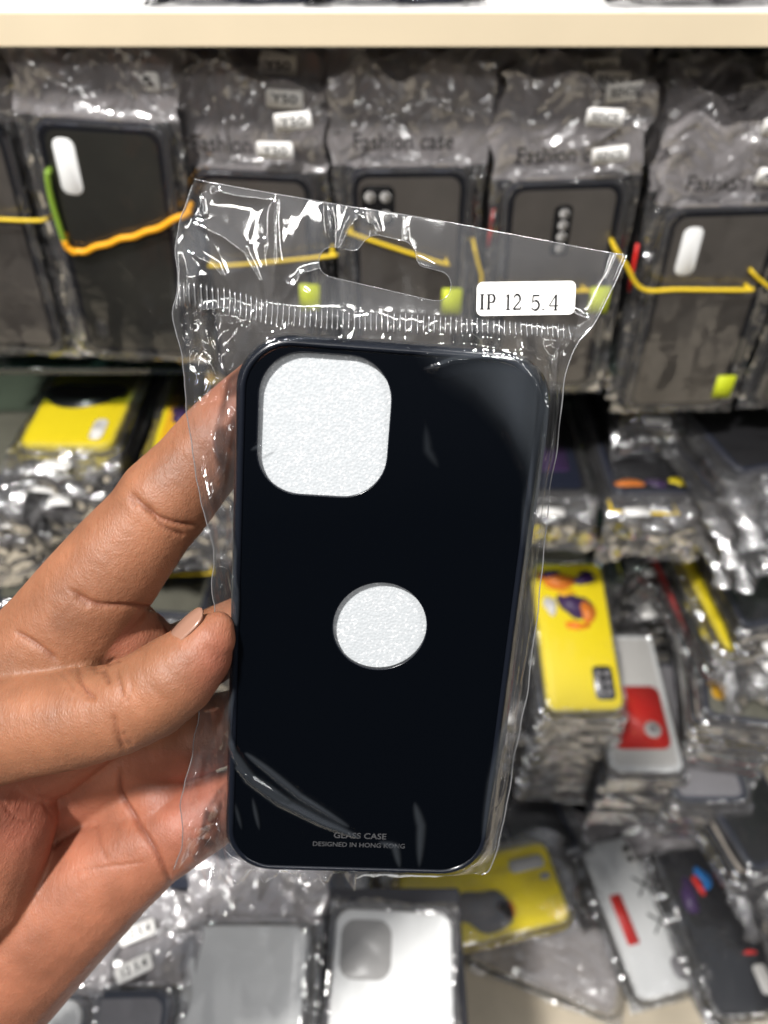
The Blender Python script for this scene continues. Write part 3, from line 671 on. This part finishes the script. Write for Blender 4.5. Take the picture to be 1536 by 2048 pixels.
creases = [  # px polyline, width mm, height mm
 ([(548, 385), (545, 440), (548, 520), (540, 590)], 1.1, 1.2), ([(415, 372), (470, 385), (545, 392)], .8, .8),
 ([(380, 440), (440, 470), (480, 500), (512, 560), (515, 640)], .9, 1.0), ([(400, 430), (395, 380)], .9, .8),
 ([(372, 500), (420, 530), (450, 570)], .8, .7), ([(655, 400), (660, 450), (668, 520)], .9, 1.2), ([(668, 520), (700, 450), (720, 420)], .8, .9),
 ([(740, 415), (755, 460), (742, 500), (765, 490)], .8, .9), ([(565, 600), (600, 545), (655, 530)], .8, .7),
 ([(520, 470), (560, 560), (620, 590)], 1.4, .6), ([(808, 420), (812, 480), (830, 520), (880, 540)], .8, .5),
 ([(350, 660), (400, 620), (450, 612), (500, 650)], .8, .9), ([(440, 620), (470, 700), (450, 760)], 1.0, 1.0), ([(370, 700), (385, 640)], .9, .8),
 ([(400, 690), (430, 760), (400, 820)], 1.0, 1.2), ([(455, 730), (440, 800), (405, 815)], .9, 1.2),
 ([(375, 830), (405, 900), (425, 1000), (440, 1150)], .9, 1.0), ([(425, 820), (420, 900), (430, 960), (450, 940)], 1.1, 1.4),
 ([(465, 850), (450, 940), (440, 1010)], .8, 1.0), ([(395, 1020), (430, 1110), (455, 1200)], .8, .9),
 ([(455, 1000), (470, 1100), (466, 1300)], .7, .8), ([(440, 1350), (455, 1450), (470, 1500)], .7, .8),
 ([(456, 1480), (500, 1555), (560, 1600), (640, 1640), (720, 1672)], 1.2, 2.0), ([(490, 1500), (540, 1540), (600, 1590), (700, 1650)], .9, 1.5),
 ([(470, 1530), (520, 1560), (580, 1600)], .7, .9),
 ([(755, 1680), (790, 1690), (800, 1735)], 1.2, .9), ([(828, 1600), (842, 1650), (838, 1735)], 1.4, .9),
 ([(505, 1590), (520, 1660)], .8, .7), ([(470, 1600), (485, 1660)], .8, .6),
 ([(1050, 1380), (1010, 1460), (985, 1560), (965, 1680)], 1.6, 1.2),
 ([(1095, 740), (1085, 900), (1060, 1050), (1040, 1300), (1000, 1560)], .8, 1.4), ([(1118, 720), (1105, 860), (1082, 1010), (1062, 1260), (1020, 1500)], .8, 1.6),
 ([(1070, 760), (1058, 900), (1040, 1100)], 1.2, .8),
 ([(1060, 700), (1100, 730), (1115, 770), (1125, 700), (1160, 665)], .8, 1.4), ([(1165, 660), (1130, 720)], .7, 1.0), ([(1190, 640), (1235, 560)], .9, .6),
 ([(1140, 620), (1195, 640)], .9, .8), ([(560, 680), (620, 676), (700, 678)], .7, .8), ([(820, 690), (900, 683), (1040, 700)], .8, .8),
 ([(355, 1600), (365, 1700), (400, 1640)], 1.0, 1.2), ([(380, 1620), (395, 1720)], .9, 1.2), ([(410, 1560), (420, 1690)], .9, 1.0), ([(430, 1600), (380, 1740)], .9, 1.0),
 ([(500, 900), (540, 882)], .7, .7), ([(845, 738), (900, 718), (960, 712), (1062, 722)], .9, 1.3), ([(440, 1180), (400, 1230), (385, 1300)], .9, 1.2), ([(445, 1120), (470, 1180), (474, 1250)], .8, 1.2), ([(462, 1330), (430, 1420), (400, 1440)], .9, 1.3), ([(468, 1370), (455, 1450), (430, 1520)], .8, 1.2), ([(850, 840), (855, 900), (880, 940)], 1.8, .5),
 ([(368, 860), (400, 960), (432, 1040)], .9, 1.5), ([(395, 800), (410, 880), (440, 930)], .8, 1.5), ([(440, 760), (455, 830), (450, 900)], .9, 1.5),
 ([(380, 1560), (400, 1640), (372, 1720)], .9, 1.7), ([(440, 1540), (425, 1600), (440, 1680)], .9, 1.5), ([(360, 1660), (420, 1700)], .9, 1.4), ([(350, 1720), (400, 1660), (440, 1700)], .9, 1.4),
 ([(1105, 760), (1098, 840), (1088, 920)], .9, 1.6), ([(1120, 780), (1110, 900)], .8, 1.5), ([(1030, 1440), (1015, 1540), (1000, 1620)], .8, 1.4)]
Zc = np.zeros_like(X)
for pl, w, h in creases:
    P = [Lc(x, y, 0) for x, y in pl]; best = np.full(X.shape, 9.); tb = np.zeros(X.shape)
    for k in range(len(P)-1):
        d, t_ = seg_dist(X, Y, P[k], P[k+1]); up = d < best; tb = np.where(up, (k+t_)/(len(P)-1), tb); best = np.minimum(best, d)
    tp = .12+.88*np.sqrt(np.clip(4*tb*(1-tb), 0, 1)); Zc += h*.001*tp*np.exp(-np.abs(best/(w*.001*(.4+.6*tp)))**1.35)
onc = 1-sstep(-.0015, .0065, sd)
hdr = sstep(.0690, .0740, Y)
zf = -.0045+.0049*onc
# bulge over the upper right of the case, slack film in the side gussets
_b = np.array([Lc(x, y, 0) for x, y in ((815, 690), (835, 740), (880, 790), (940, 825), (1000, 890), (1035, 960), (1052, 1050), (1058, 1200))])
_yb = np.interp(X, _b[:, 0], _b[:, 1]); _yb = np.where(X < _b[0, 0], .2, _yb)
_d = np.minimum((Y-_yb)*.75, (X-_b[0, 0])*.9)
zf += .0030*sstep(-.0005, .0045, _d)*(1-.8*np.clip(_d/.030, 0, 1))*(1-hdr)*(1-sstep(-.001, .004, sd))
zf += .0010*np.exp(-((X-.028)/.004)**2)*sstep(-.06, -.02, Y)*(1-hdr)
nzx = folds(X, Y, 21, 60, 6, .4, aniso=.72, base=.1)*1.5
side = sstep(0, .003, sd)*(1-hdr)
leftm = 1-sstep(-.045, -.005, X)
zf += nzx*(.0024+.0020*(X < 0))*side*sstep(0, .002, edge)*(1+2.6*(1-sstep(-.062, -.036, Y))*(X < 0))
zf += hdr*(.0016*np.sin(X*85+1)+.0012*pn(X*40, Y*45, 6))+hdr*folds(X, Y, 12, 34, 5, .3)*(.0004+.0056*leftm)
zf += pn(X*45, Y*30, 8)*.00035*onc+.0002
zf += Zc*np.where((sd < 0), .62, 1.0)
# gathered just above the case, below the seal
gath = np.exp(-((Y-.0700)/.0026)**2)
zf += gath*.0006*np.abs(pn(X*420, Y*60, 15))
zf = np.where(sd < -.0005, np.maximum(zf, .00025), zf)
seam = sstep(0, .0025, edge); zf = zf*seam+(-.0045)*(1-seam)
zb = -.0050-.0062*(1-sstep(-.001, .006, sd))*(1-hdr)+(ridged(X*80, Y*60, 31, 2)-.3)*.0016*side*seam-.0002
zb = np.where(hdr > .3, zf-.0007-.0005*pn(X*60, Y*60, 44)**2, zb); zb = np.where(seam < .99, np.minimum(zb, zf-.00015), zb)
# punched hanger slot
def slot_sd(X, Y):
    cx, cy = Lc(770, 548, HB); ux, uy = Lc(885, 575, HB); wx, wy = Lc(652, 520, HB)
    a = math.atan2(uy-wy, ux-wx); x = (X-cx)*math.cos(a)+(Y-cy)*math.sin(a); y = -(X-cx)*math.sin(a)+(Y-cy)*math.cos(a)
    bar = sd_rr(x, y, .0285, .0062, .0030); knob = sd_rr(x+.0002, y-.0030, .0120, .0085, .0036)
    k = .002; hh = np.clip(.5+.5*(knob-bar)/k, 0, 1); return knob*(1-hh)+bar*hh-k*hh*(1-hh)
ss = slot_sd(X, Y); e = 1e-5
gx = (slot_sd(X+e, Y)-ss)/e; gy = (slot_sd(X, Y+e)-ss)/e
cell = .00034; near = np.abs(ss) < cell*.55
X2 = np.where(near, X-gx*ss, X); Y2 = np.where(near, Y-gy*ss, Y)
sc_ = slot_sd((X2[:-1, :-1]+X2[1:, 1:])/2, (Y2[:-1, :-1]+Y2[1:, 1:])/2); keep = sc_ > 0
me = grid_mesh('front_film', X2, Y2, zf, keep); me.materials.append(MT['clear_film']); me.materials.append(MT['header_film'])
me.materials.append(MT['held_film'])
hm = np.where(hdr > .5, 1, np.where(sd < .0005, 2, 0))[:-1, :-1][keep].astype(np.int32); me.polygons.foreach_set('material_index', hm)
lift = np.maximum.reduce([sstep(-.0002, .009, _d)*(.75+.5*pn(X*60, Y*60, 71)), sstep(.0002, .0008, Zc)*.8, sstep(-.0012, .0004, sd)*.16, 0.008+0*X]); lift = np.clip(lift, 0, 1)
la = me.attributes.new('lift', 'FLOAT', 'POINT'); la.data.foreach_set('value', lift.reshape(-1).astype(np.float32))
link('front_film', me, None, bagr)
me = grid_mesh('back_film', X2[::2, ::2], Y2[::2, ::2], zb[::2, ::2], slot_sd((X2[:-2:2, :-2:2]+X2[2::2, 2::2])/2, (Y2[:-2:2, :-2:2]+Y2[2::2, 2::2])/2)[:keep[::2, ::2].shape[0], :keep[::2, ::2].shape[1]] > .0003)
me.materials.append(MT['clear_film']); link('back_film', me, None, bagr)
# thick looking cut edges
def surfz(x, y):
    i = np.argmin((X-x)**2+(Y-y)**2); return float(zf.flat[i])
eb = [(float(X[i, 0]), float(Y[i, 0]), float(zf[i, 0])) for i in range(0, nR, 5)]
link('seam', tube(eb, .00013, 6), MT['edge_film'], bagr)
eb = [(float(X[i, -1]), float(Y[i, -1]), float(zf[i, -1])) for i in range(0, nR, 5)]
link('seam', tube(eb, .00016, 6), MT['edge_film'], bagr)
eb = [(float(X[-1, j]), float(Y[-1, j]), float(zf[-1, j])) for j in range(0, nC, 4)]
link('header_edge', tube(eb, .00014, 6), MT['edge_film'], bagr)
# ribbed heat seal
seal_px = smoothline([(360, 588, 44), (440, 600, 44), (515, 620, 42), (600, 633, 36), (720, 641, 34), (850, 648, 32), (1000, 655, 26), (1152, 664, 24)], 14)
sp = np.array(seal_px); d = np.r_[0, np.cumsum(np.hypot(*np.diff(sp[:, :2], axis=0).T))]; bm = bmesh.new(); rr = random.Random(4)
u = 0
while u < d[-1]:
    px = np.interp(u, d, sp[:, 0]); py = np.interp(u, d, sp[:, 1]); ln = np.interp(u, d, sp[:, 2])*rr.uniform(.85, 1.05)
    lx, ly = Lc(px, py, HB); lean = .08
    z0 = surfz(lx, ly)+.00025; hl = ln/2*.178/F
    P = [Vector((lx-lean*hl*k*.6, ly+hl*k, surfz(lx-lean*hl*k*.6, ly+hl*k)+.0002)) for k in (-1, -.5, 0, .5, 1)]
    b2 = tube(P, .00016, 5); tmp = bpy.data.meshes.new('t'); b2.to_mesh(tmp); b2.free(); bm.from_mesh(tmp); bpy.data.meshes.remove(tmp)
    u += rr.uniform(10.2, 12.2)
link('heat_seal', bm, MT['edge_film'], bagr)
# rounded rim of the slot
cx, cy = Lc(770, 548, HB); P = []
for k in range(120):
    a = 2*math.pi*k/120; r0 = 0.0; r1 = .03
    for _ in range(30):
        rm = (r0+r1)/2
        if slot_sd(np.float64(cx+rm*math.cos(a)), np.float64(cy+rm*math.sin(a))) < 0: r0 = rm
        else: r1 = rm
    x_, y_ = cx+r0*math.cos(a), cy+r0*math.sin(a); P.append((x_, y_, surfz(x_, y_)))
link('slot_rim', tube(P, .00009, 5, True), MT['edge_film'], bagr)
# sticker IP 12 5.4
A = np.array([Lc(x, y, .0) for x, y in ((960, 560), (1163, 564), (1156, 626), (953, 636))]); c = A.mean(0)
ex = (A[1]-A[0])/2+(A[2]-A[3])/2; sw = np.hypot(*ex)-.0002; sh = np.hypot(*((A[0]-A[3]+A[1]-A[2])/2)); ang = math.atan2(ex[1], ex[0])
zs = max(surfz(c[0]+dx, c[1]+dy) for dx in (-.01, 0, .01) for dy in (-.003, .003))+.0006
n, m_ = 40, 14
bm = slab(rrect(sw, sh, .0013, 6), 0, .00012)
bmesh.ops.subdivide_edges(bm, edges=[e for e in bm.edges if abs(e.verts[0].co.z-e.verts[1].co.z) < 1e-6], cuts=0)
stk = link('sticker', bm, MT['paper'], bagr, smooth=False); stk.location = (c[0], c[1], zs); stk.rotation_euler = (0, 0, ang)
# serif lettering drawn as strokes: x 0..1 (half em), y 0..1, (x0,y0,x1,y1,w0,w1)
GL = {
 'I': [(.5, .02, .5, .98, .16), (.22, .02, .78, .02, .05), (.22, .98, .78, .98, .05)],
 'P': [(.25, .02, .25, .98, .15), (.05, .02, .48, .02, .05), (.05, .98, .6, .98, .05), 'arc', (.25, .46, .6, .46, .05)],
 '1': [(.5, .02, .5, .98, .13), (.28, .02, .72, .02, .05), (.5, .98, .28, .86, .06)],
 '4': [(.68, .02, .68, .98, .13), (.68, .98, .08, .30, .05), (.08, .28, .95, .28, .06), (.50, .02, .86, .02, .05)],
 '.': [(.2, .04, .2, .10, .17)]}
def arcpts(cx, cy, rx, ry, a0, a1, n=14): return [(cx+rx*math.cos(R(a0+(a1-a0)*i/n)), cy+ry*math.sin(R(a0+(a1-a0)*i/n))) for i in range(n+1)]
def ribbon(bm, pts, w, M, ww=None):
    vs = []
    for i, p in enumerate(pts):
        a = Vector(pts[max(i-1, 0)]); b = Vector(pts[min(i+1, len(pts)-1)]); A = Vector((a.x*M[0], a.y*M[1])); B = Vector((b.x*M[0], b.y*M[1]))
        t = (B-A).normalized(); nn = Vector((-t.y, t.x)); q = Vector((p[0]*M[0]+M[2], p[1]*M[1]+M[3])); h = (ww[i] if ww else w)*.0022/2*1.25+.00003
        vs.append((bm.verts.new((*(q+nn*h), 0)), bm.verts.new((*(q-nn*h), 0))))
    for (a, b), (c_, d_) in zip(vs, vs[1:]): bm.faces.new((a, b, d_, c_))
bm = bmesh.new()
# px extents of each glyph on the photo sticker
glyphs = [('I', 960, 982, 588, 619), ('P', 982, 995, 588, 619), ('1', 1012, 1031, 588, 620), ('2', 1030, 1049, 588, 620), ('5', 1067, 1088, 589, 621), ('.', 1090, 1098, 589, 621), ('4', 1103, 1126, 588, 621)]
ca, sa = math.cos(-ang), math.sin(-ang)
for g, xa, xb, ya, yb in glyphs:
    if g == 'I': xa, xb = 961, 976
    if g == 'P': xa, xb = 977, 996
    lx0, ly0 = Lc(xa, yb, 0); lx1, ly1 = Lc(xb, ya, 0)
    def inv(x, y): dx, dy = x-c[0], y-c[1]; return dx*ca-dy*sa, dx*sa+dy*ca
    a, b = inv(lx0, ly0), inv(lx1, ly1); M = (b[0]-a[0], b[1]-a[1], a[0], a[1])
    if g == '.': M = (M[0]*2.0, M[1], M[2], M[3])
    if g == '2':
        P = arcpts(.48, .70, .36, .28, 160, -35)+[(.55, .38), (.30, .20), (.10, .05)]; ribbon(bm, P, .1, M, [.07]*4+[.13]*9+[.08]*(len(P)-13))
        ribbon(bm, [(.10, .05), (.88, .05)], .09, M); ribbon(bm, [(.88, .02), (.93, .20)], .05, M); continue
    if g == '5':
        ribbon(bm, [(.22, .95), (.85, .95)], .09, M); ribbon(bm, [(.22, .97), (.17, .50)], .06, M)
        P = arcpts(.45, .32, .40, .30, 130, -150, 18); ribbon(bm, P, .1, M, [.05]*3+[.13]*12+[.06]*(len(P)-15)); continue
    for st in GL[g]:
        if st == 'arc':
            P = arcpts(.58, .72, .32, .26, 90, -90); ribbon(bm, P, .1, M, [.05, .06]+[.14]*11+[.06, .05])
        else:
            x0, y0, x1_, y1_, w = st; ribbon(bm, [(x0, y0), (x1_, y1_)], w, M)
o = link('lettering', bm, MT['ink'], stk, smooth=False); o.location = (0, 0, .00022)

# ------------------------------------------------------------------ the hand: one continuous skin grown round joint spheres
def hand():
    bm = bmesh.new()
    def ball(p, r):
        bmesh.ops.create_icosphere(bm, subdivisions=3, radius=r, matrix=Matrix.Translation(p))
    def chain(pts, step=.0030):
        W_ = [(at(x, y, d), r*d/F) for x, y, d, r in pts]
        for (a, ra), (b, rb) in zip(W_, W_[1:]):
            n = max(1, int((b-a).length/step))
            for i in range(n): t = i/n; ball(a.lerp(b, t), ra*(1-t)+rb*t)
        ball(*W_[-1])
    # thumb
    chain([(436, 1254, .1735, 33), (420, 1278, .174, 52), (395, 1312, .175, 70), (350, 1352, .176, 86), (300, 1388, .177, 92), (235, 1418, .178, 93), (150, 1437, .180, 100), (60, 1445, .183, 108), (-60, 1462, .187, 120), (-180, 1540, .193, 135)])
    # index finger, going behind the case
    chain([(585, 735, .1880, 62), (545, 770, .1878, 70), (485, 828, .1870, 77), (430, 890, .1870, 86), (385, 942, .1873, 87), (330, 1003, .1878, 96), (300, 1042, .188, 93), (240, 1115, .189, 103), (180, 1195, .191, 113), (125, 1275, .194, 124), (50, 1370, .198, 140), (-60, 1470, .202, 150)])
    chain([(215, 1262, .196, 92), (262, 1300, .200, 90), (300, 1345, .205, 88)])
    # middle finger
    chain([(660, 1205, .207, 58), (600, 1222, .206, 62), (500, 1253, .205, 68), (430, 1288, .205, 74), (330, 1345, .207, 84), (220, 1400, .208, 100), (80, 1480, .210, 120)])
    # ring finger
    chain([(690, 1400, .213, 56), (620, 1412, .212, 62), (500, 1440, .212, 68), (400, 1470, .212, 76), (300, 1500, .220, 84), (180, 1540, .226, 105), (50, 1600, .228, 120)])
    # little finger
    chain([(600, 1555, .216, 50), (540, 1575, .215, 56), (450, 1610, .213, 66), (370, 1652, .213, 78), (300, 1690, .215, 88), (220, 1740, .218, 108), (110, 1828, .221, 132), (0, 1930, .225, 150), (-120, 2030, .226, 170)])
    chain([(330, 1600, .218, 80), (240, 1640, .226, 88), (160, 1740, .233, 100), (50, 1860, .236, 120)])
    chain([(250, 1580, .229, 80), (140, 1650, .236, 100), (20, 1740, .240, 120)])
    # ball of the thumb
    chain([(-180, 1540, .196, 140), (-60, 1600, .199, 118), (-5, 1650, .204, 112), (-50, 1760, .208, 128), (-140, 1880, .215, 140)])
    chain([(-60, 1470, .204, 150), (-160, 1650, .212, 190), (-220, 1850, .222, 210), (-300, 2050, .235, 215), (-420, 2300, .26, 210), (-560, 2600, .29, 230)], .006)
    me = bpy.data.meshes.new('tmp'); bm.to_mesh(me); bm.free()
    o = bpy.data.objects.new('tmp', me); C.objects.link(o)
    m = o.modifiers.new('r', 'REMESH'); m.mode = 'VOXEL'; m.voxel_size = .00062
    m = o.modifiers.new('s', 'SMOOTH'); m.factor = .5; m.iterations = 16
    dg = bpy.context.evaluated_depsgraph_get(); me2 = bpy.data.meshes.new_from_object(o.evaluated_get(dg))
    bpy.data.objects.remove(o); bpy.data.meshes.remove(me)
    n = len(me2.vertices); V = np.empty(n*3); me2.vertices.foreach_get('co', V); V = V.reshape(-1, 3)
    Nn = np.empty(n*3); me2.vertex_normals.foreach_get('vector', Nn); Nn = Nn.reshape(-1, 3)
    Rc = np.array([BX, BY, BZ]); q = (V-np.array(O)) @ Rc.T; dep = -q[:, 2]
    px = 768+F*q[:, 0]/dep; py = 1024-F*q[:, 1]/dep
    view = V-np.array(O); facing = -(Nn*view).sum(1)/np.linalg.norm(view, axis=1)
    tone = np.zeros((n, 4), np.float32); tone[:, 3] = 1
    disp = np.zeros(n)
    # polyline, half width px, depth mm, pigment, (min depth, max depth)
    T = (.155, .187); I_ = (.165, .204); P_ = (.185, .235)
    cr = [([(262, 985), (300, 1025), (345, 1045), (400, 1052)], 6, .9, .8, I_), ([(290, 1010), (330, 1055), (372, 1072)], 6, .8, .6, I_), ([(258, 990), (270, 1015)], 5, .4, .4, I_),
          ([(140, 1180), (190, 1208), (250, 1212), (318, 1218)], 7, 1.0, .8, I_), ([(30, 1262), (75, 1290), (115, 1322)], 6, .9, .8, I_), ([(150, 1195), (178, 1215)], 5, .5, .4, I_),
          ([(318, 1225), (335, 1255), (345, 1280)], 6, .8, .8, P_),
          ([(160, 1332), (160, 1360), (175, 1385), (190, 1400)], 5, .8, .9, T), ([(205, 1335), (210, 1350), (218, 1368)], 6, .9, 1, T), ([(232, 1338), (240, 1372), (245, 1395)], 4, .6, .7, T),
          ([(243, 1322), (228, 1320), (215, 1330)], 4, .6, .6, T), ([(190, 1330), (196, 1345)], 4, .5, .6, T), ([(228, 1430), (236, 1470), (250, 1500)], 6, .7, .5, T), ([(245, 1465), (262, 1492)], 4, .4, .3, T),
          ([(120, 1340), (150, 1380), (185, 1400)], 3, .25, .3, T), ([(100, 1345), (130, 1390), (150, 1400)], 3, .2, .2, T), ([(255, 1345), (262, 1375), (252, 1410)], 3, .3, .3, T),
          ([(330, 1330), (345, 1355)], 3, .15, .1, T), ([(300, 1370), (330, 1400)], 3, .15, .1, T),
          ([(238, 1540), (240, 1585), (265, 1630), (305, 1695), (345, 1770)], 8, 1.2, 1, P_), ([(195, 1640), (200, 1690), (215, 1720)], 4, .4, .4, P_),
          ([(140, 1745), (200, 1735), (290, 1725)], 4, .3, .25, P_), ([(0, 1600), (40, 1640), (90, 1640)], 4, .3, .2, P_), ([(70, 1565), (90, 1610), (110, 1640)], 3, .25, .2, P_)]
    for pl, w, h, pg, (d0, d1) in cr:
        P = np.array(smoothline([(a, b, 0) for a, b in pl], 5))[:, :2]; best = np.full(n, 1e9); tb = np.zeros(n)
        for k in range(len(P)-1):
            d_, t_ = seg_dist(px, py, P[k], P[k+1]); up = d_ < best; best = np.where(up, d_, best); tb = np.where(up, (k+t_)/(len(P)-1), tb)
        ok = (facing > -.1) & (dep > d0) & (dep < d1)
        fade = np.clip(np.minimum(tb, 1-tb)*5+.25, 0, 1)
        disp -= ok*fade*h*.001*(.85*np.exp(-(best/(w*.62))**2)+.25*np.exp(-(best/(w*2.2))**2))
        tone[:, 1] = np.maximum(tone[:, 1], ok*fade*pg*.75*np.exp(-(best/(w*.6))**2))
    V = V+Nn*disp[:, None]
    # pink of the palm side and of the pressed thumb pad; darker skin on the thumb joint
    def gau(x, y, sx, sy, d0=.1, d1=.3): return np.exp(-((px-x)/sx)**2-((py-y)/sy)**2)*((dep > d0) & (dep < d1))
    pink = np.clip(.35*(py > 1500)*(dep > .19)+.8*gau(440, 1330, 60, 90, d1=.188)+.7*gau(220, 1280, 120, 60, .185)+.7*gau(40, 1640, 130, 90, .19)+.5*gau(460, 800, 60, 120)+.6*gau(400, 1600, 120, 130, .19), 0, 1)
    tone[:, 0] = pink; tone[:, 2] = np.clip(.45*gau(200, 1345, 90, 28, d1=.188)+.25*gau(60, 1335, 130, 25, d1=.188)+.15*gau(310, 1310, 40, 20, d1=.188), 0, 1)
    me2.vertices.foreach_set('co', V.reshape(-1))
    ca_ = me2.color_attributes.new('tone', 'FLOAT_COLOR', 'POINT'); ca_.data.foreach_set('color', tone.reshape(-1))
    me2.materials.clear(); me2.materials.append(MT['skin']); me2.name = 'hand'; me2.update()
    h = link('hand', me2, None)
    tag(h, 'bare left hand with thumb in front and fingers behind gripping the bagged black case', 'hand')
    # thumb nail: a curved plate on the upper side of the thumb tip
    cpos = at(369, 1254, .1716); lx = (at(430, 1210, .1722)-at(346, 1292, .1722)).normalized()
    nz = (-BX*.60+BY*.60+BZ*.60); nz = (nz-lx*nz.dot(lx)).normalized(); wy = nz.cross(lx)
    nm = bmesh.new(); rows = []
    for i in range(17):
        u = -1+2*i/16; half = .0031*math.sqrt(max(1-abs(u)**3.2, .02)); r_ = []
        for j in range(11):
            v_ = -1+2*j/10; y_ = v_*half
            r_.append(nm.verts.new(cpos+lx*(u*.0056)+wy*y_+nz*(.0001-.55*(y_**2)/.0085*1.0-.0005*u*u)))
        rows.append(r_)
    for A_, B_ in zip(rows, rows[1:]):
        for j in range(10): nm.faces.new((A_[j], A_[j+1], B_[j+1], B_[j]))
    me = bpy.data.meshes.new('thumbnail'); nm.to_mesh(me); nm.free(); o = link('thumbnail', me, MT['nail'], h)
    sm = o.modifiers.new('t', 'SOLIDIFY'); sm.thickness = .0006; sm.offset = -1
hand()
